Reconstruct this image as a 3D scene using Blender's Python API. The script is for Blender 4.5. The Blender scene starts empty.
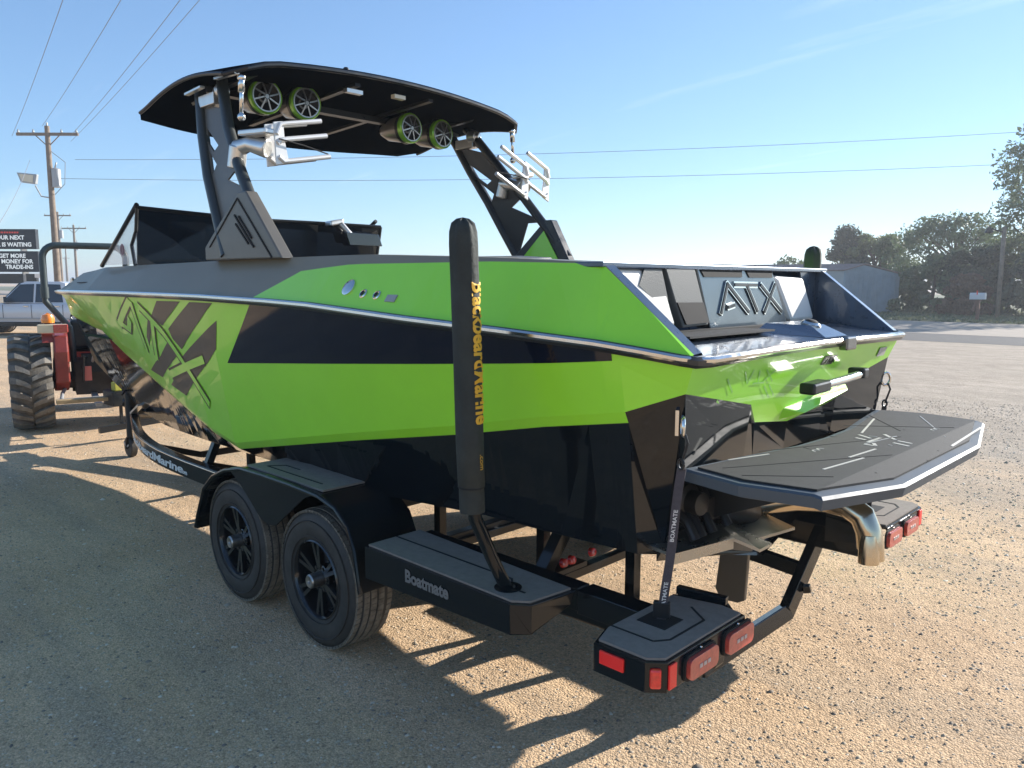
import bpy, bmesh, math, random
import numpy as np
from math import radians, sin, cos, pi
from mathutils import Vector, Matrix
from mathutils.geometry import tessellate_polygon
S = bpy.context.scene
COL = S.collection
random.seed(7); rng = np.random.default_rng(7)

# ------------------------------------------------------------------ camera
cam = bpy.data.cameras.new('camera'); camo = bpy.data.objects.new('camera', cam); COL.objects.link(camo)
S.camera = camo
yaw, pitch, roll = -0.7985, -0.1288, -0.0024
fw = Vector((cos(yaw)*cos(pitch), sin(yaw)*cos(pitch), sin(pitch)))
rt = fw.cross(Vector((0, 0, 1))).normalized(); dn = fw.cross(rt)
r2 = rt*cos(roll)+dn*sin(roll); d2 = dn*cos(roll)-rt*sin(roll)
m = Matrix((r2, -d2, -fw)).transposed().to_4x4(); m.translation = Vector((-1.312, 3.3205, 1.871))
camo.matrix_world = m
cam.sensor_width = 36; cam.lens = 784.8/1024*36; cam.clip_start = .05; cam.clip_end = 4000

# ------------------------------------------------------------------ sky and sun
SUN_AZ, SUN_EL = radians(253.6), radians(22.5)
W = bpy.data.worlds.new('World'); S.world = W; W.use_nodes = True
nt = W.node_tree; nt.nodes.clear()
out = nt.nodes.new('ShaderNodeOutputWorld'); bg = nt.nodes.new('ShaderNodeBackground'); sk = nt.nodes.new('ShaderNodeTexSky')
sk.sky_type = 'NISHITA'; sk.sun_disc = False; sk.sun_elevation = SUN_EL
sk.sun_rotation = math.pi/2-SUN_AZ
sk.altitude = 200; sk.air_density = 1.0; sk.dust_density = .08; sk.ozone_density = 3.0
bg.inputs['Strength'].default_value = .138
hs = nt.nodes.new('ShaderNodeMix'); hs.data_type = 'RGBA'; hs.blend_type = 'MULTIPLY'; hs.inputs[0].default_value = 1; hs.inputs[7].default_value = (.70, .915, 1.17, 1)
nt.links.new(sk.outputs[0], hs.inputs[6]); gm_ = nt.nodes.new('ShaderNodeGamma'); gm_.inputs[1].default_value = .76; nt.links.new(hs.outputs[2], gm_.inputs[0]); 
tcw = nt.nodes.new('ShaderNodeTexCoord'); sx_ = nt.nodes.new('ShaderNodeSeparateXYZ'); nt.links.new(tcw.outputs['Generated'], sx_.inputs[0])
az_ = nt.nodes.new('ShaderNodeMath'); az_.operation = 'ADD'; az_.inputs[1].default_value = .12; nt.links.new(sx_.outputs[2], az_.inputs[0])
dv_ = nt.nodes.new('ShaderNodeVectorMath'); dv_.operation = 'DIVIDE'; cb_ = nt.nodes.new('ShaderNodeCombineXYZ')
for k in range(3): nt.links.new(az_.outputs[0], cb_.inputs[k])
nt.links.new(tcw.outputs['Generated'], dv_.inputs[0]); nt.links.new(cb_.outputs[0], dv_.inputs[1])
mpw = nt.nodes.new('ShaderNodeMapping'); mpw.inputs['Rotation'].default_value = (0, 0, radians(38)); mpw.inputs['Scale'].default_value = (.28, 1.7, 1); nt.links.new(dv_.outputs[0], mpw.inputs[0])
nw = nt.nodes.new('ShaderNodeTexNoise'); nw.inputs['Scale'].default_value = 1.1; nw.inputs['Detail'].default_value = 7; nw.inputs['Roughness'].default_value = .6; nt.links.new(mpw.outputs[0], nw.inputs['Vector'])
rw = nt.nodes.new('ShaderNodeMapRange'); rw.inputs['From Min'].default_value = .60; rw.inputs['From Max'].default_value = 1.0; nt.links.new(nw.outputs['Fac'], rw.inputs['Value'])
hv_ = nt.nodes.new('ShaderNodeHueSaturation'); hv_.inputs['Saturation'].default_value = .45; hv_.inputs['Value'].default_value = 1.25; nt.links.new(gm_.outputs[0], hv_.inputs['Color'])
mw = nt.nodes.new('ShaderNodeMix'); mw.data_type = 'RGBA'; nt.links.new(rw.outputs[0], mw.inputs[0]); nt.links.new(gm_.outputs[0], mw.inputs[6]); nt.links.new(hv_.outputs[0], mw.inputs[7])
nt.links.new(mw.outputs[2], bg.inputs[0]); nt.links.new(bg.outputs[0], out.inputs[0])
sl = bpy.data.lights.new('sun', 'SUN'); sl.energy = 4.9; sl.angle = radians(.5); sl.color = (1, .95, .88)
so = bpy.data.objects.new('sun', sl); COL.objects.link(so)
tdir = Vector((-cos(SUN_AZ)*cos(SUN_EL), -sin(SUN_AZ)*cos(SUN_EL), -sin(SUN_EL)))
so.rotation_euler = tdir.to_track_quat('-Z', 'Y').to_euler(); so.location = (-5, -20, 15)
S.view_settings.view_transform = 'Standard'; S.view_settings.look = 'None'
S.view_settings.exposure = .92; S.view_settings.gamma = 1

# ------------------------------------------------------------------ materials
def sock(n, *names):
    for k in names:
        if k in n.inputs: return n.inputs[k]
def mat(name, col, rough=.5, metal=0, coat=0, emit=None, trans=0, alpha=1, ior=None, var=0, vscale=8, bump=0, bscale=60, rvar=0, spec=None):
    M = bpy.data.materials.new(name); M.use_nodes = True; t = M.node_tree; b = t.nodes['Principled BSDF']
    b.inputs['Base Color'].default_value = (*col, 1); b.inputs['Roughness'].default_value = rough
    b.inputs['Metallic'].default_value = metal
    if coat: b.inputs['Coat Weight'].default_value = coat; b.inputs['Coat Roughness'].default_value = .03
    if trans: b.inputs['Transmission Weight'].default_value = trans
    if spec is not None: b.inputs['Specular IOR Level'].default_value = spec
    if ior: b.inputs['IOR'].default_value = ior
    if alpha < 1: b.inputs['Alpha'].default_value = alpha
    if emit: b.inputs['Emission Color'].default_value = (*emit[:3], 1); b.inputs['Emission Strength'].default_value = emit[3]
    if var or bump or rvar:
        tc = t.nodes.new('ShaderNodeTexCoord')
    if var or rvar:
        n = t.nodes.new('ShaderNodeTexNoise'); n.inputs['Scale'].default_value = vscale; n.inputs['Detail'].default_value = 6
        n.inputs['Roughness'].default_value = .65
        t.links.new(tc.outputs['Object'], n.inputs['Vector'])
    if var:
        r = t.nodes.new('ShaderNodeValToRGB'); r.color_ramp.elements[0].position = .3; r.color_ramp.elements[1].position = .7
        lo = [max(0, c*(1-var)) for c in col]; hi = [min(1, c*(1+var)) for c in col]
        r.color_ramp.elements[0].color = (*lo, 1); r.color_ramp.elements[1].color = (*hi, 1)
        t.links.new(n.outputs['Fac'], r.inputs[0]); t.links.new(r.outputs[0], b.inputs['Base Color'])
    if rvar:
        mr = t.nodes.new('ShaderNodeMapRange'); mr.inputs['To Min'].default_value = max(0, rough-rvar); mr.inputs['To Max'].default_value = rough+rvar
        mr.inputs['From Min'].default_value = .3; mr.inputs['From Max'].default_value = .7
        t.links.new(n.outputs['Fac'], mr.inputs['Value']); t.links.new(mr.outputs[0], b.inputs['Roughness'])
    if bump:
        n2 = t.nodes.new('ShaderNodeTexNoise'); n2.inputs['Scale'].default_value = bscale; n2.inputs['Detail'].default_value = 4
        t.links.new(tc.outputs['Object'], n2.inputs['Vector'])
        bp = t.nodes.new('ShaderNodeBump'); bp.inputs['Strength'].default_value = bump; bp.inputs['Distance'].default_value = .01
        t.links.new(n2.outputs['Fac'], bp.inputs['Height']); t.links.new(bp.outputs[0], b.inputs['Normal'])
    return M
GREEN = mat('green_gelcoat', (.36, .86, .04), .32, coat=.45, var=.04, vscale=3)
BLACK = mat('black_gelcoat', (.003, .006, .009), .06, coat=0, rvar=.02, vscale=5, spec=.5)
NAVY = mat('dark_navy_gloss_graphic', (.003, .006, .018), .05)
GREY = mat('grey_metallic_gelcoat', (.23, .20, .14), .5, metal=0, coat=.12, var=.05, vscale=2.5)
CHAR = mat('charcoal_graphic', (.032, .031, .029), .4, coat=.15, var=.5, vscale=1.6)
LIME = mat('light_green_graphic', (.33, .78, .07), .3, coat=1)
DGREEN = mat('faint_green_graphic', (.30, .66, .12), .35, coat=.5)
NAVL = mat('dark_line_graphic', (.008, .014, .011), .35)
STEEL = mat('polished_stainless', (.72, .71, .68), .14, metal=1, rvar=.06, vscale=20)
EXH = mat('exhaust_stainless', (.62, .52, .38), .2, metal=1, rvar=.08, vscale=15)
ALU = mat('brushed_aluminium', (.72, .70, .66), .34, metal=.9, var=.06, vscale=12)
ALUW = mat('white_anodised_arms', (.74, .72, .68), .38, metal=.35)
DECKN = mat('dark_metal_flake_gelcoat', (.06, .09, .135), .3, metal=.6, coat=.7, rvar=.05, vscale=30)
BRUSH = mat('brushed_dark_panel', (.13, .155, .175), .26, metal=.85, coat=.5, var=.08, vscale=9)
SATIN = mat('satin_black_powder_coat', (.012, .014, .016), .34, rvar=.08, vscale=12, bump=.05, bscale=200)
TOWER = mat('grey_tower_coat', (.12, .11, .092), .45, metal=.1, coat=.2, var=.1, vscale=6)
TRAIL = mat('gloss_black_trailer_paint', (.004, .008, .011), .14, spec=.4, coat=0, rvar=.06, vscale=9)
PAD = mat('grey_foam_step_pad', (.26, .22, .185), .85, var=.12, vscale=30, bump=.25, bscale=350)
PADD = mat('dark_foam_deck_pad', (.022, .023, .023), .8, var=.2, vscale=14, bump=.25, bscale=300)
PADL = mat('light_line_inlay', (.52, .50, .45), .7)
GROOVE = mat('dark_groove', (.012, .012, .012), .8)
RUB = mat('tyre_sidewall_rubber', (.042, .037, .031), .62, var=.3, vscale=14, bump=.12, bscale=120)
RUBD = mat('dusty_tyre_tread', (.21, .175, .13), .85, var=.45, vscale=18, bump=.35, bscale=110)
RIM = mat('gloss_black_rim', (.012, .013, .014), .22, coat=.6, rvar=.08, vscale=20)
HUBM = mat('bare_metal_hub', (.45, .42, .38), .35, metal=1, var=.2, vscale=40)
REDL = mat('red_lens', (.80, .018, .014), .18, coat=1, var=.2, vscale=60)
REDLD = mat('dusty_red_lens', (.50, .075, .055), .32, coat=.6, var=.25, vscale=50)
REFL = mat('red_reflector', (.95, .012, .012), .35, coat=.3, bump=.3, bscale=500)
WVINYL = mat('white_vinyl_cushion', (.82, .79, .72), .5, bump=.12, bscale=40, var=.05, vscale=5)
GVINYL = mat('grey_vinyl_insert', (.10, .105, .10), .5, bump=.15, bscale=200)
TINT = mat('tinted_windscreen', (.008, .014, .022), .06, coat=.6)
CLEAR = mat('clear_side_glass', (.75, .70, .68), .05, alpha=.35)
FABRIC = mat('dark_green_canvas', (.028, .034, .030), .8, var=.25, vscale=9, bump=.4, bscale=55)
TUBE = mat('dark_tower_tube', (.028, .034, .034), .4, coat=.2)
CANOPY = mat('black_canopy_shell', (.005, .008, .013), .8, spec=0, bump=.1, bscale=30, rvar=.1, vscale=8)
YEL = mat('amber_yellow_lettering', (.75, .42, .03), .6)
WHITE = mat('white_lettering', (.75, .73, .68), .5)
SILVL = mat('silver_lettering', (.38, .37, .35), .5)
STRAP = mat('grey_webbing', (.075, .065, .072), .85, var=.2, vscale=40, bump=.4, bscale=300)
SCREEN = mat('bow_sticker', (.30, .16, .17), .5)
GREENRING = mat('green_anodised_ring', (.27, .62, .05), .3, metal=.3, coat=.6)
MESHG = mat('speaker_cone_black', (.008, .008, .009), .5)
RED = mat('red_tractor_paint', (.27, .04, .025), .42, coat=.3, var=.25, vscale=7)
ORANGE = mat('orange_beacon_lens', (.95, .27, .03), .2, coat=.8)
LENSW = mat('cream_lamp_lens', (.72, .62, .42), .25, coat=.6)
ROPS = mat('dark_teal_steel_tube', (.045, .062, .062), .45, var=.2, vscale=10)
MUDT = mat('muddy_lug_rubber', (.20, .18, .15), .85, var=.4, vscale=9, bump=.4, bscale=60)
MUDD = mat('muddy_tyre_carcass', (.12, .105, .085), .9, var=.35, vscale=9, bump=.4, bscale=60)
WOODP = mat('pale_wooden_plank', (.42, .30, .16), .7, var=.2, vscale=14)
SILVER = mat('silver_truck_paint', (.62, .63, .64), .35, metal=.15, coat=.6)
GLASSD = mat('dark_car_glass', (.010, .014, .020), .05, coat=.5)
POLEW = mat('weathered_pole_wood', (.22, .17, .125), .85, var=.25, vscale=5, bump=.4, bscale=30)
GALV = mat('galvanised_grey', (.40, .41, .41), .5, metal=.4)
WIREM = mat('overhead_wire_metal', (.22, .23, .25), .6)
SIGNB = mat('led_sign_face', (.012, .018, .026), .5)
SIGNT = mat('led_sign_lettering', (.3, .3, .3), .5, emit=(.75, .85, .9, .35))
SIGNR = mat('led_sign_red_lettering', (.2, .02, .02), .5, emit=(.5, .06, .05, .35))
SHEDW = mat('blue_grey_metal_siding', (.27, .33, .36), .55, var=.12, vscale=2)
SHEDL = mat('pale_metal_siding', (.36, .38, .37), .55, var=.1, vscale=2)
SHEDR = mat('rusty_brown_roof', (.26, .18, .15), .6, var=.25, vscale=3)
BARK = mat('tree_bark', (.10, .075, .055), .9, var=.3, vscale=6)
def leafmat(name, a, b, vs=.35):
    M = mat(name, a, .6); t = M.node_tree; p = t.nodes['Principled BSDF']
    g = t.nodes.new('ShaderNodeNewGeometry'); r = t.nodes.new('ShaderNodeValToRGB')
    tc = t.nodes.new('ShaderNodeTexCoord'); n = t.nodes.new('ShaderNodeTexNoise'); n.inputs['Scale'].default_value = vs
    t.links.new(tc.outputs['Object'], n.inputs['Vector'])
    ad = t.nodes.new('ShaderNodeMath'); ad.operation = 'MULTIPLY_ADD'; ad.inputs[1].default_value = .5
    t.links.new(g.outputs['Random Per Island'], ad.inputs[0]); t.links.new(n.outputs['Fac'], ad.inputs[2])
    r.color_ramp.elements[0].position = .3; r.color_ramp.elements[1].position = 1.05
    r.color_ramp.elements[0].color = (*a, 1); r.color_ramp.elements[1].color = (*b, 1)
    t.links.new(ad.outputs[0], r.inputs[0]); t.links.new(r.outputs[0], p.inputs['Base Color'])
    p.inputs['Transmission Weight'].default_value = 0
    tr = t.nodes.new('ShaderNodeBsdfTranslucent'); mx = t.nodes.new('ShaderNodeMixShader'); mx.inputs[0].default_value = .3
    t.links.new(r.outputs[0], tr.inputs[0]); t.links.new(p.outputs[0], mx.inputs[1]); t.links.new(tr.outputs[0], mx.inputs[2])
    t.links.new(mx.outputs[0], t.nodes['Material Output'].inputs[0])
    return M
LEAF1 = leafmat('grey_green_leaves', (.085, .12, .065), (.17, .22, .11))
LEAF2 = leafmat('dark_cedar_leaves', (.045, .065, .045), (.09, .12, .07))
LEAF3 = leafmat('yellow_green_leaves', (.08, .115, .04), (.17, .21, .08))
LEAFR = leafmat('russet_leaves', (.10, .07, .05), (.22, .13, .08))
GRASSM = leafmat('dry_grass_blades', (.09, .12, .05), (.22, .23, .12), .8)

# ------------------------------------------------------------------ mesh helpers
class MB:
    def __init__(s): s.v = []; s.f = []; s.m = []; s.s = []
    def add(s, vs, fs, m=0, sm=False):
        o = len(s.v); s.v += [tuple(p) for p in vs]
        for f in fs: s.f.append(tuple(o+i for i in f)); s.m.append(m); s.s.append(sm)
        return s
    def poly(s, pts, m=0): return s.add(pts, [tuple(range(len(pts)))], m)
    def box(s, x0, x1, y0, y1, z0, z1, m=0):
        vs = [(x, y, z) for x in (x0, x1) for y in (y0, y1) for z in (z0, z1)]
        return s.add(vs, [(0, 1, 3, 2), (4, 6, 7, 5), (0, 4, 5, 1), (2, 3, 7, 6), (0, 2, 6, 4), (1, 5, 7, 3)], m)
    def obox(s, c, ax, h, m=0):
        c = Vector(c); a = [Vector(k).normalized()*q for k, q in zip(ax, h)]
        vs = [c+a[0]*i+a[1]*j+a[2]*k for i in (-1, 1) for j in (-1, 1) for k in (-1, 1)]
        return s.add(vs, [(0, 1, 3, 2), (4, 6, 7, 5), (0, 4, 5, 1), (2, 3, 7, 6), (0, 2, 6, 4), (1, 5, 7, 3)], m)
    def beam(s, a, b, w, h, m=0, up=(0, 0, 1)):
        a = Vector(a); b = Vector(b); d = b-a; up = Vector(up); sd = d.cross(up)
        if sd.length < 1e-6: sd = Vector((1, 0, 0))
        sd.normalize(); u = sd.cross(d).normalized()
        return s.obox((a+b)/2, (d, sd, u), (d.length/2, w/2, h/2), m)
    def prism(s, pts, vec, m=0, m2=None, holes=()):
        loops = [[Vector(p) for p in pts]]+[[Vector(p) for p in h] for h in holes]
        vec = Vector(vec); flat = [p for l in loops for p in l]; n = len(flat)
        tri = tessellate_polygon(loops)
        s.add(flat+[p+vec for p in flat], [tuple(t) for t in tri]+[tuple(i+n for i in reversed(t)) for t in tri], m)
        o = 0
        for l in loops:
            k = len(l); vs = l+[p+vec for p in l]
            s.add(vs, [(i, (i+1) % k, (i+1) % k+k, i+k) for i in range(k)], m if m2 is None else m2); o += k
        return s
    def tube(s, path, r, n=10, m=0, cap=True, sm=True):
        P = [Vector(p) for p in path]; R = r if isinstance(r, (list, tuple)) else [r]*len(P)
        rings = []; u = None
        for i, p in enumerate(P):
            t = (P[min(i+1, len(P)-1)]-P[max(i-1, 0)]).normalized()
            if u is None:
                u = t.orthogonal().normalized()
            u = (u-t*u.dot(t)).normalized(); w = t.cross(u)
            rings.append([p+(u*cos(2*pi*k/n)+w*sin(2*pi*k/n))*R[i] for k in range(n)])
        vs = [q for r_ in rings for q in r_]; fs = []
        for i in range(len(P)-1):
            for k in range(n):
                a = i*n+k; b = i*n+(k+1) % n; fs.append((a, b, b+n, a+n))
        s.add(vs, fs, m, sm)
        if cap: s.add(rings[0], [tuple(reversed(range(n)))], m); s.add(rings[-1], [tuple(range(n))], m)
        return s
    def lathe(s, o, ax, prof, n=24, m=0, sm=True, close=False, a0=0, a1=2*pi):
        o = Vector(o); ax = Vector(ax).normalized(); u = ax.orthogonal().normalized(); w = ax.cross(u)
        full = abs(a1-a0-2*pi) < 1e-6; nn = n if full else n+1; vs = []
        for a, r in prof:
            for k in range(nn):
                t = a0+(a1-a0)*k/n; vs.append(o+ax*a+(u*cos(t)+w*sin(t))*r)
        fs = []; L = len(prof)
        for i in range(L if close else L-1):
            j = (i+1) % L
            for k in range(n):
                k2 = (k+1) % nn; fs.append((i*nn+k, i*nn+k2, j*nn+k2, j*nn+k))
        return s.add(vs, fs, m, sm)
    def loft(s, rows, m=0, sm=False, closed=False):
        k = len(rows[0]); vs = [p for r in rows for p in r]; fs = []
        for i in range(len(rows)-1):
            for j in range(k if closed else k-1):
                a = i*k+j; b = i*k+(j+1) % k; fs.append((a, b, b+k, a+k))
        return s.add(vs, fs, m, sm)
    def ball(s, c, r, n=12, m=0, sc=(1, 1, 1)):
        c = Vector(c); vs = []; R = n//2
        for i in range(R+1):
            for k in range(n):
                th = pi*i/R; ph = 2*pi*k/n
                vs.append((c.x+r*sc[0]*sin(th)*cos(ph), c.y+r*sc[1]*sin(th)*sin(ph), c.z+r*sc[2]*cos(th)))
        return s.add(vs, [(i*n+k, i*n+(k+1) % n, (i+1)*n+(k+1) % n, (i+1)*n+k) for i in range(R) for k in range(n)], m, True)
    def mirror(s):
        n = len(s.v); s.v += [(x, -y, z) for x, y, z in s.v]; k = len(s.f)
        s.f += [tuple(n+i for i in reversed(f)) for f in s.f[:k]]; s.m += s.m[:k]; s.s += s.s[:k]
        return s
    def my(s):
        s.v = [(x, -y, z) for x, y, z in s.v]; s.f = [tuple(reversed(f)) for f in s.f]; return s
    def xf(s, M): s.v = [tuple(M @ Vector(p)) for p in s.v]; return s
def wloc(o):
    v = Vector((0, 0, 0))
    while o: v += o.location; o = o.parent
    return v
def link(o, parent=None, world=True):
    COL.objects.link(o)
    if parent:
        if world: o.location = -wloc(parent)
        o.parent = parent
    return o
def build(name, mb, mats, parent=None, world=True, bev=0, fix=True, angle=35):
    me = bpy.data.meshes.new(name)
    if not isinstance(mats, (list, tuple)): mats = [mats]
    me.from_pydata(mb.v, [], mb.f)
    for M in mats: me.materials.append(M)
    me.polygons.foreach_set('material_index', mb.m); me.polygons.foreach_set('use_smooth', mb.s)
    bm = bmesh.new(); bm.from_mesh(me)
    bmesh.ops.remove_doubles(bm, verts=bm.verts, dist=1e-5)
    if fix: bmesh.ops.recalc_face_normals(bm, faces=bm.faces)
    for e in bm.edges:
        if len(e.link_faces) == 2 and e.calc_face_angle(0) > radians(angle): e.smooth = False
    bm.to_mesh(me); bm.free(); me.update()
    o = bpy.data.objects.new(name, me); link(o, parent, world)
    if bev:
        b = o.modifiers.new('bevel', 'BEVEL'); b.width = bev; b.segments = 2; b.limit_method = 'ANGLE'; b.angle_limit = radians(35)
        b.harden_normals = False
    return o
def thing(name, loc, label, cat, group=None, rz=0):
    o = bpy.data.objects.new(name, None); COL.objects.link(o); o.location = loc; o.rotation_euler = (0, 0, rz)
    o.empty_display_size = .2; tag(o, label, cat, group); return o
def tag(o, label=None, cat=None, group=None, kind=None):
    if label: o['label'] = label
    if cat: o['category'] = cat
    if group: o['group'] = group
    if kind: o['kind'] = kind
    return o
def text_mb(txt, size=1, bold=0, shear=0, sx=1, fn=None, depth=0, mi=0, space=1.0, align='LEFT'):
    cu = bpy.data.curves.new('lettering', 'FONT'); cu.body = txt; cu.size = size; cu.offset = bold; cu.shear = shear
    cu.space_character = space; cu.align_x = align; cu.resolution_u = 3
    o = bpy.data.objects.new('lettering', cu); COL.objects.link(o); dg = bpy.context.evaluated_depsgraph_get(); dg.update()
    me = o.evaluated_get(dg).to_mesh(); vs = [(v.co.x*sx, v.co.y) for v in me.vertices]; fs = [tuple(p.vertices) for p in me.polygons]
    o.evaluated_get(dg).to_mesh_clear(); bpy.data.objects.remove(o); bpy.data.curves.remove(cu)
    mb = MB(); mb.add([fn(x, y) for x, y in vs], fs, mi); return mb
def interp(x, X, Y): return float(np.interp(x, X, Y))

# ------------------------------------------------------------------ ground, road, verge
def ground_mat():
    M = bpy.data.materials.new('tan_gravel_ground'); M.use_nodes = True; t = M.node_tree; L = t.links; b = t.nodes['Principled BSDF']
    N = lambda k: t.nodes.new(k)
    tc = N('ShaderNodeTexCoord')
    def noise(sc, det=6, ro=.6):
        n = N('ShaderNodeTexNoise'); n.inputs['Scale'].default_value = sc; n.inputs['Detail'].default_value = det; n.inputs['Roughness'].default_value = ro
        L.new(tc.outputs['Object'], n.inputs['Vector']); return n.outputs['Fac']
    def ramp(f, *st):
        r = N('ShaderNodeValToRGB'); e = r.color_ramp.elements
        while len(e) < len(st): e.new(.5)
        for k, (p, c) in zip(e, st): k.position = p; k.color = (*c, 1)
        L.new(f, r.inputs[0]); return r.outputs[0]
    def mix(f, a, c, mode='MIX'):
        x = N('ShaderNodeMix'); x.data_type = 'RGBA'; x.blend_type = mode
        if isinstance(f, float): x.inputs[0].default_value = f
        else: L.new(f, x.inputs[0])
        L.new(a, x.inputs[6]); L.new(c, x.inputs[7]); return x.outputs[2]
    tan = ramp(noise(1.1, 8), (.3, (.65, .455, .28)), (.7, (.81, .59, .38)))
    gry = ramp(noise(2.0, 8), (.3, (.40, .335, .265)), (.7, (.60, .51, .41)))
    # grey stone covers the side nearer the road: fades in by position, edge broken by noise
    sep = N('ShaderNodeSeparateXYZ'); L.new(tc.outputs['Object'], sep.inputs[0])
    ma = N('ShaderNodeMath'); ma.operation = 'MULTIPLY_ADD'; ma.inputs[1].default_value = -.22; ma.inputs[2].default_value = -.75
    L.new(sep.outputs[1], ma.inputs[0])
    mb_ = N('ShaderNodeMath'); mb_.operation = 'MULTIPLY_ADD'; mb_.inputs[1].default_value = -.05; L.new(sep.outputs[0], mb_.inputs[0]); L.new(ma.outputs[0], mb_.inputs[2])
    mc = N('ShaderNodeMath'); mc.operation = 'MULTIPLY_ADD'; mc.inputs[1].default_value = 1.6; L.new(noise(.45, 5), mc.inputs[0]); L.new(mb_.outputs[0], mc.inputs[2])
    mr = N('ShaderNodeMapRange'); mr.inputs['From Min'].default_value = .7; mr.inputs['From Max'].default_value = 1.45; L.new(mc.outputs[0], mr.inputs['Value'])
    base = mix(mr.outputs[0], tan, gry)
    mp = N('ShaderNodeMapping'); mp.inputs['Rotation'].default_value = (0, 0, radians(-20)); mp.inputs['Scale'].default_value = (.22, 1.5, 1)
    L.new(tc.outputs['Object'], mp.inputs[0]); nb = N('ShaderNodeTexNoise'); nb.inputs['Scale'].default_value = 1.0; nb.inputs['Detail'].default_value = 7; nb.inputs['Roughness'].default_value = .7
    L.new(mp.outputs[0], nb.inputs['Vector']); band = ramp(nb.outputs['Fac'], (.47, (0, 0, 0)), (.66, (1, 1, 1)))
    drk = ramp(noise(55, 3), (.35, (.24, .205, .165)), (.65, (.52, .45, .36)))
    bm_ = N('ShaderNodeMath'); bm_.operation = 'MULTIPLY'; bm_.inputs[1].default_value = .5; L.new(band, bm_.inputs[0])
    base = mix(bm_.outputs[0], base, drk)
    dark = ramp(noise(.5, 5), (.42, (1, 1, 1)), (.8, (.84, .83, .82)))
    base = mix(1.0, base, dark, 'MULTIPLY')
    # stones
    def vor(sc, rnd=1):
        v = N('ShaderNodeTexVoronoi'); v.inputs['Scale'].default_value = sc; v.inputs['Randomness'].default_value = rnd
        L.new(tc.outputs['Object'], v.inputs['Vector']); return v
    v1 = vor(95); v2 = vor(210)
    c1 = ramp(v1.outputs['Color'], (0, (.62, .60, .60)), (.3, (.95, .95, .94)), (1, (1.25, 1.23, 1.2)))
    c2 = ramp(v2.outputs['Color'], (0, (.72, .70, .68)), (1, (1.22, 1.22, 1.2)))
    base = mix(1.0, base, c1, 'MULTIPLY'); base = mix(1.0, base, c2, 'MULTIPLY')
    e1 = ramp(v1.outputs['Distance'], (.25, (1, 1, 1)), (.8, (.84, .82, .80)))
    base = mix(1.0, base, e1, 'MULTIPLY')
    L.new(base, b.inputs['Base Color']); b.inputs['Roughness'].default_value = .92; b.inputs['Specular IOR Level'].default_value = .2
    def bump(h, dist, st, prev=None, inv=False):
        p = N('ShaderNodeBump'); p.inputs['Distance'].default_value = dist; p.inputs['Strength'].default_value = st; p.invert = inv
        L.new(h, p.inputs['Height'])
        if prev: L.new(prev, p.inputs['Normal'])
        return p.outputs[0]
    nn = bump(v1.outputs['Distance'], .006, .6, None, True); nn = bump(v2.outputs['Distance'], .003, .6, nn, True)
    nn = bump(noise(5, 6), .03, .5, nn)
    L.new(nn, b.inputs['Normal'])
    return M
GROUND = ground_mat()
g = MB()
xs = sorted(set([-1500, -400, -100, -30]+list(np.arange(-12, 20, 1.0))+[40, 100, 400, 1500])); ys = sorted(set([-1500, -400, -120, -60, -40]+list(np.arange(-30, 12, 1.0))+[30, 100, 400, 1500]))
vv = [(x, y, 0) for x in xs for y in ys]; ny = len(ys)
g.add(vv, [(i*ny+j, (i+1)*ny+j, (i+1)*ny+j+1, i*ny+j+1) for i in range(len(xs)-1) for j in range(ny-1)])
tag(build('ground', g, GROUND, fix=False), 'tan and grey gravel lot with scattered stones', kind='structure')
ASPH = mat('grey_asphalt', (.075, .072, .068), .9, var=.2, vscale=3, bump=.3, bscale=60)
CONC = mat('pale_concrete_road', (.36, .30, .235), .9, var=.12, vscale=1.5, bump=.2, bscale=40)
VERGE = mat('dry_grass_soil', (.12, .13, .06), .95, var=.3, vscale=1.2, bump=.5, bscale=20)
def strip(y0, y1, z, sl=0.0, x0=-260, x1=320):
    q = MB(); n = 40
    rows = [[(x0+(x1-x0)*i/n, y0, z), (x0+(x1-x0)*i/n, y1, z)] for i in range(n+1)]
    return q.loft(rows)
tag(build('asphalt_shoulder', strip(-28.7, -24.4, .004), ASPH, fix=False), 'dark asphalt edge of the road', kind='structure')
tag(build('road', strip(-38.8, -28.7, .008), CONC, fix=False), 'pale concrete road beyond the gravel lot', kind='structure')
tag(build('grass_verge', strip(-140, -38.8, .012), VERGE, fix=False), 'dry grass verge beyond the road', kind='structure')

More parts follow.
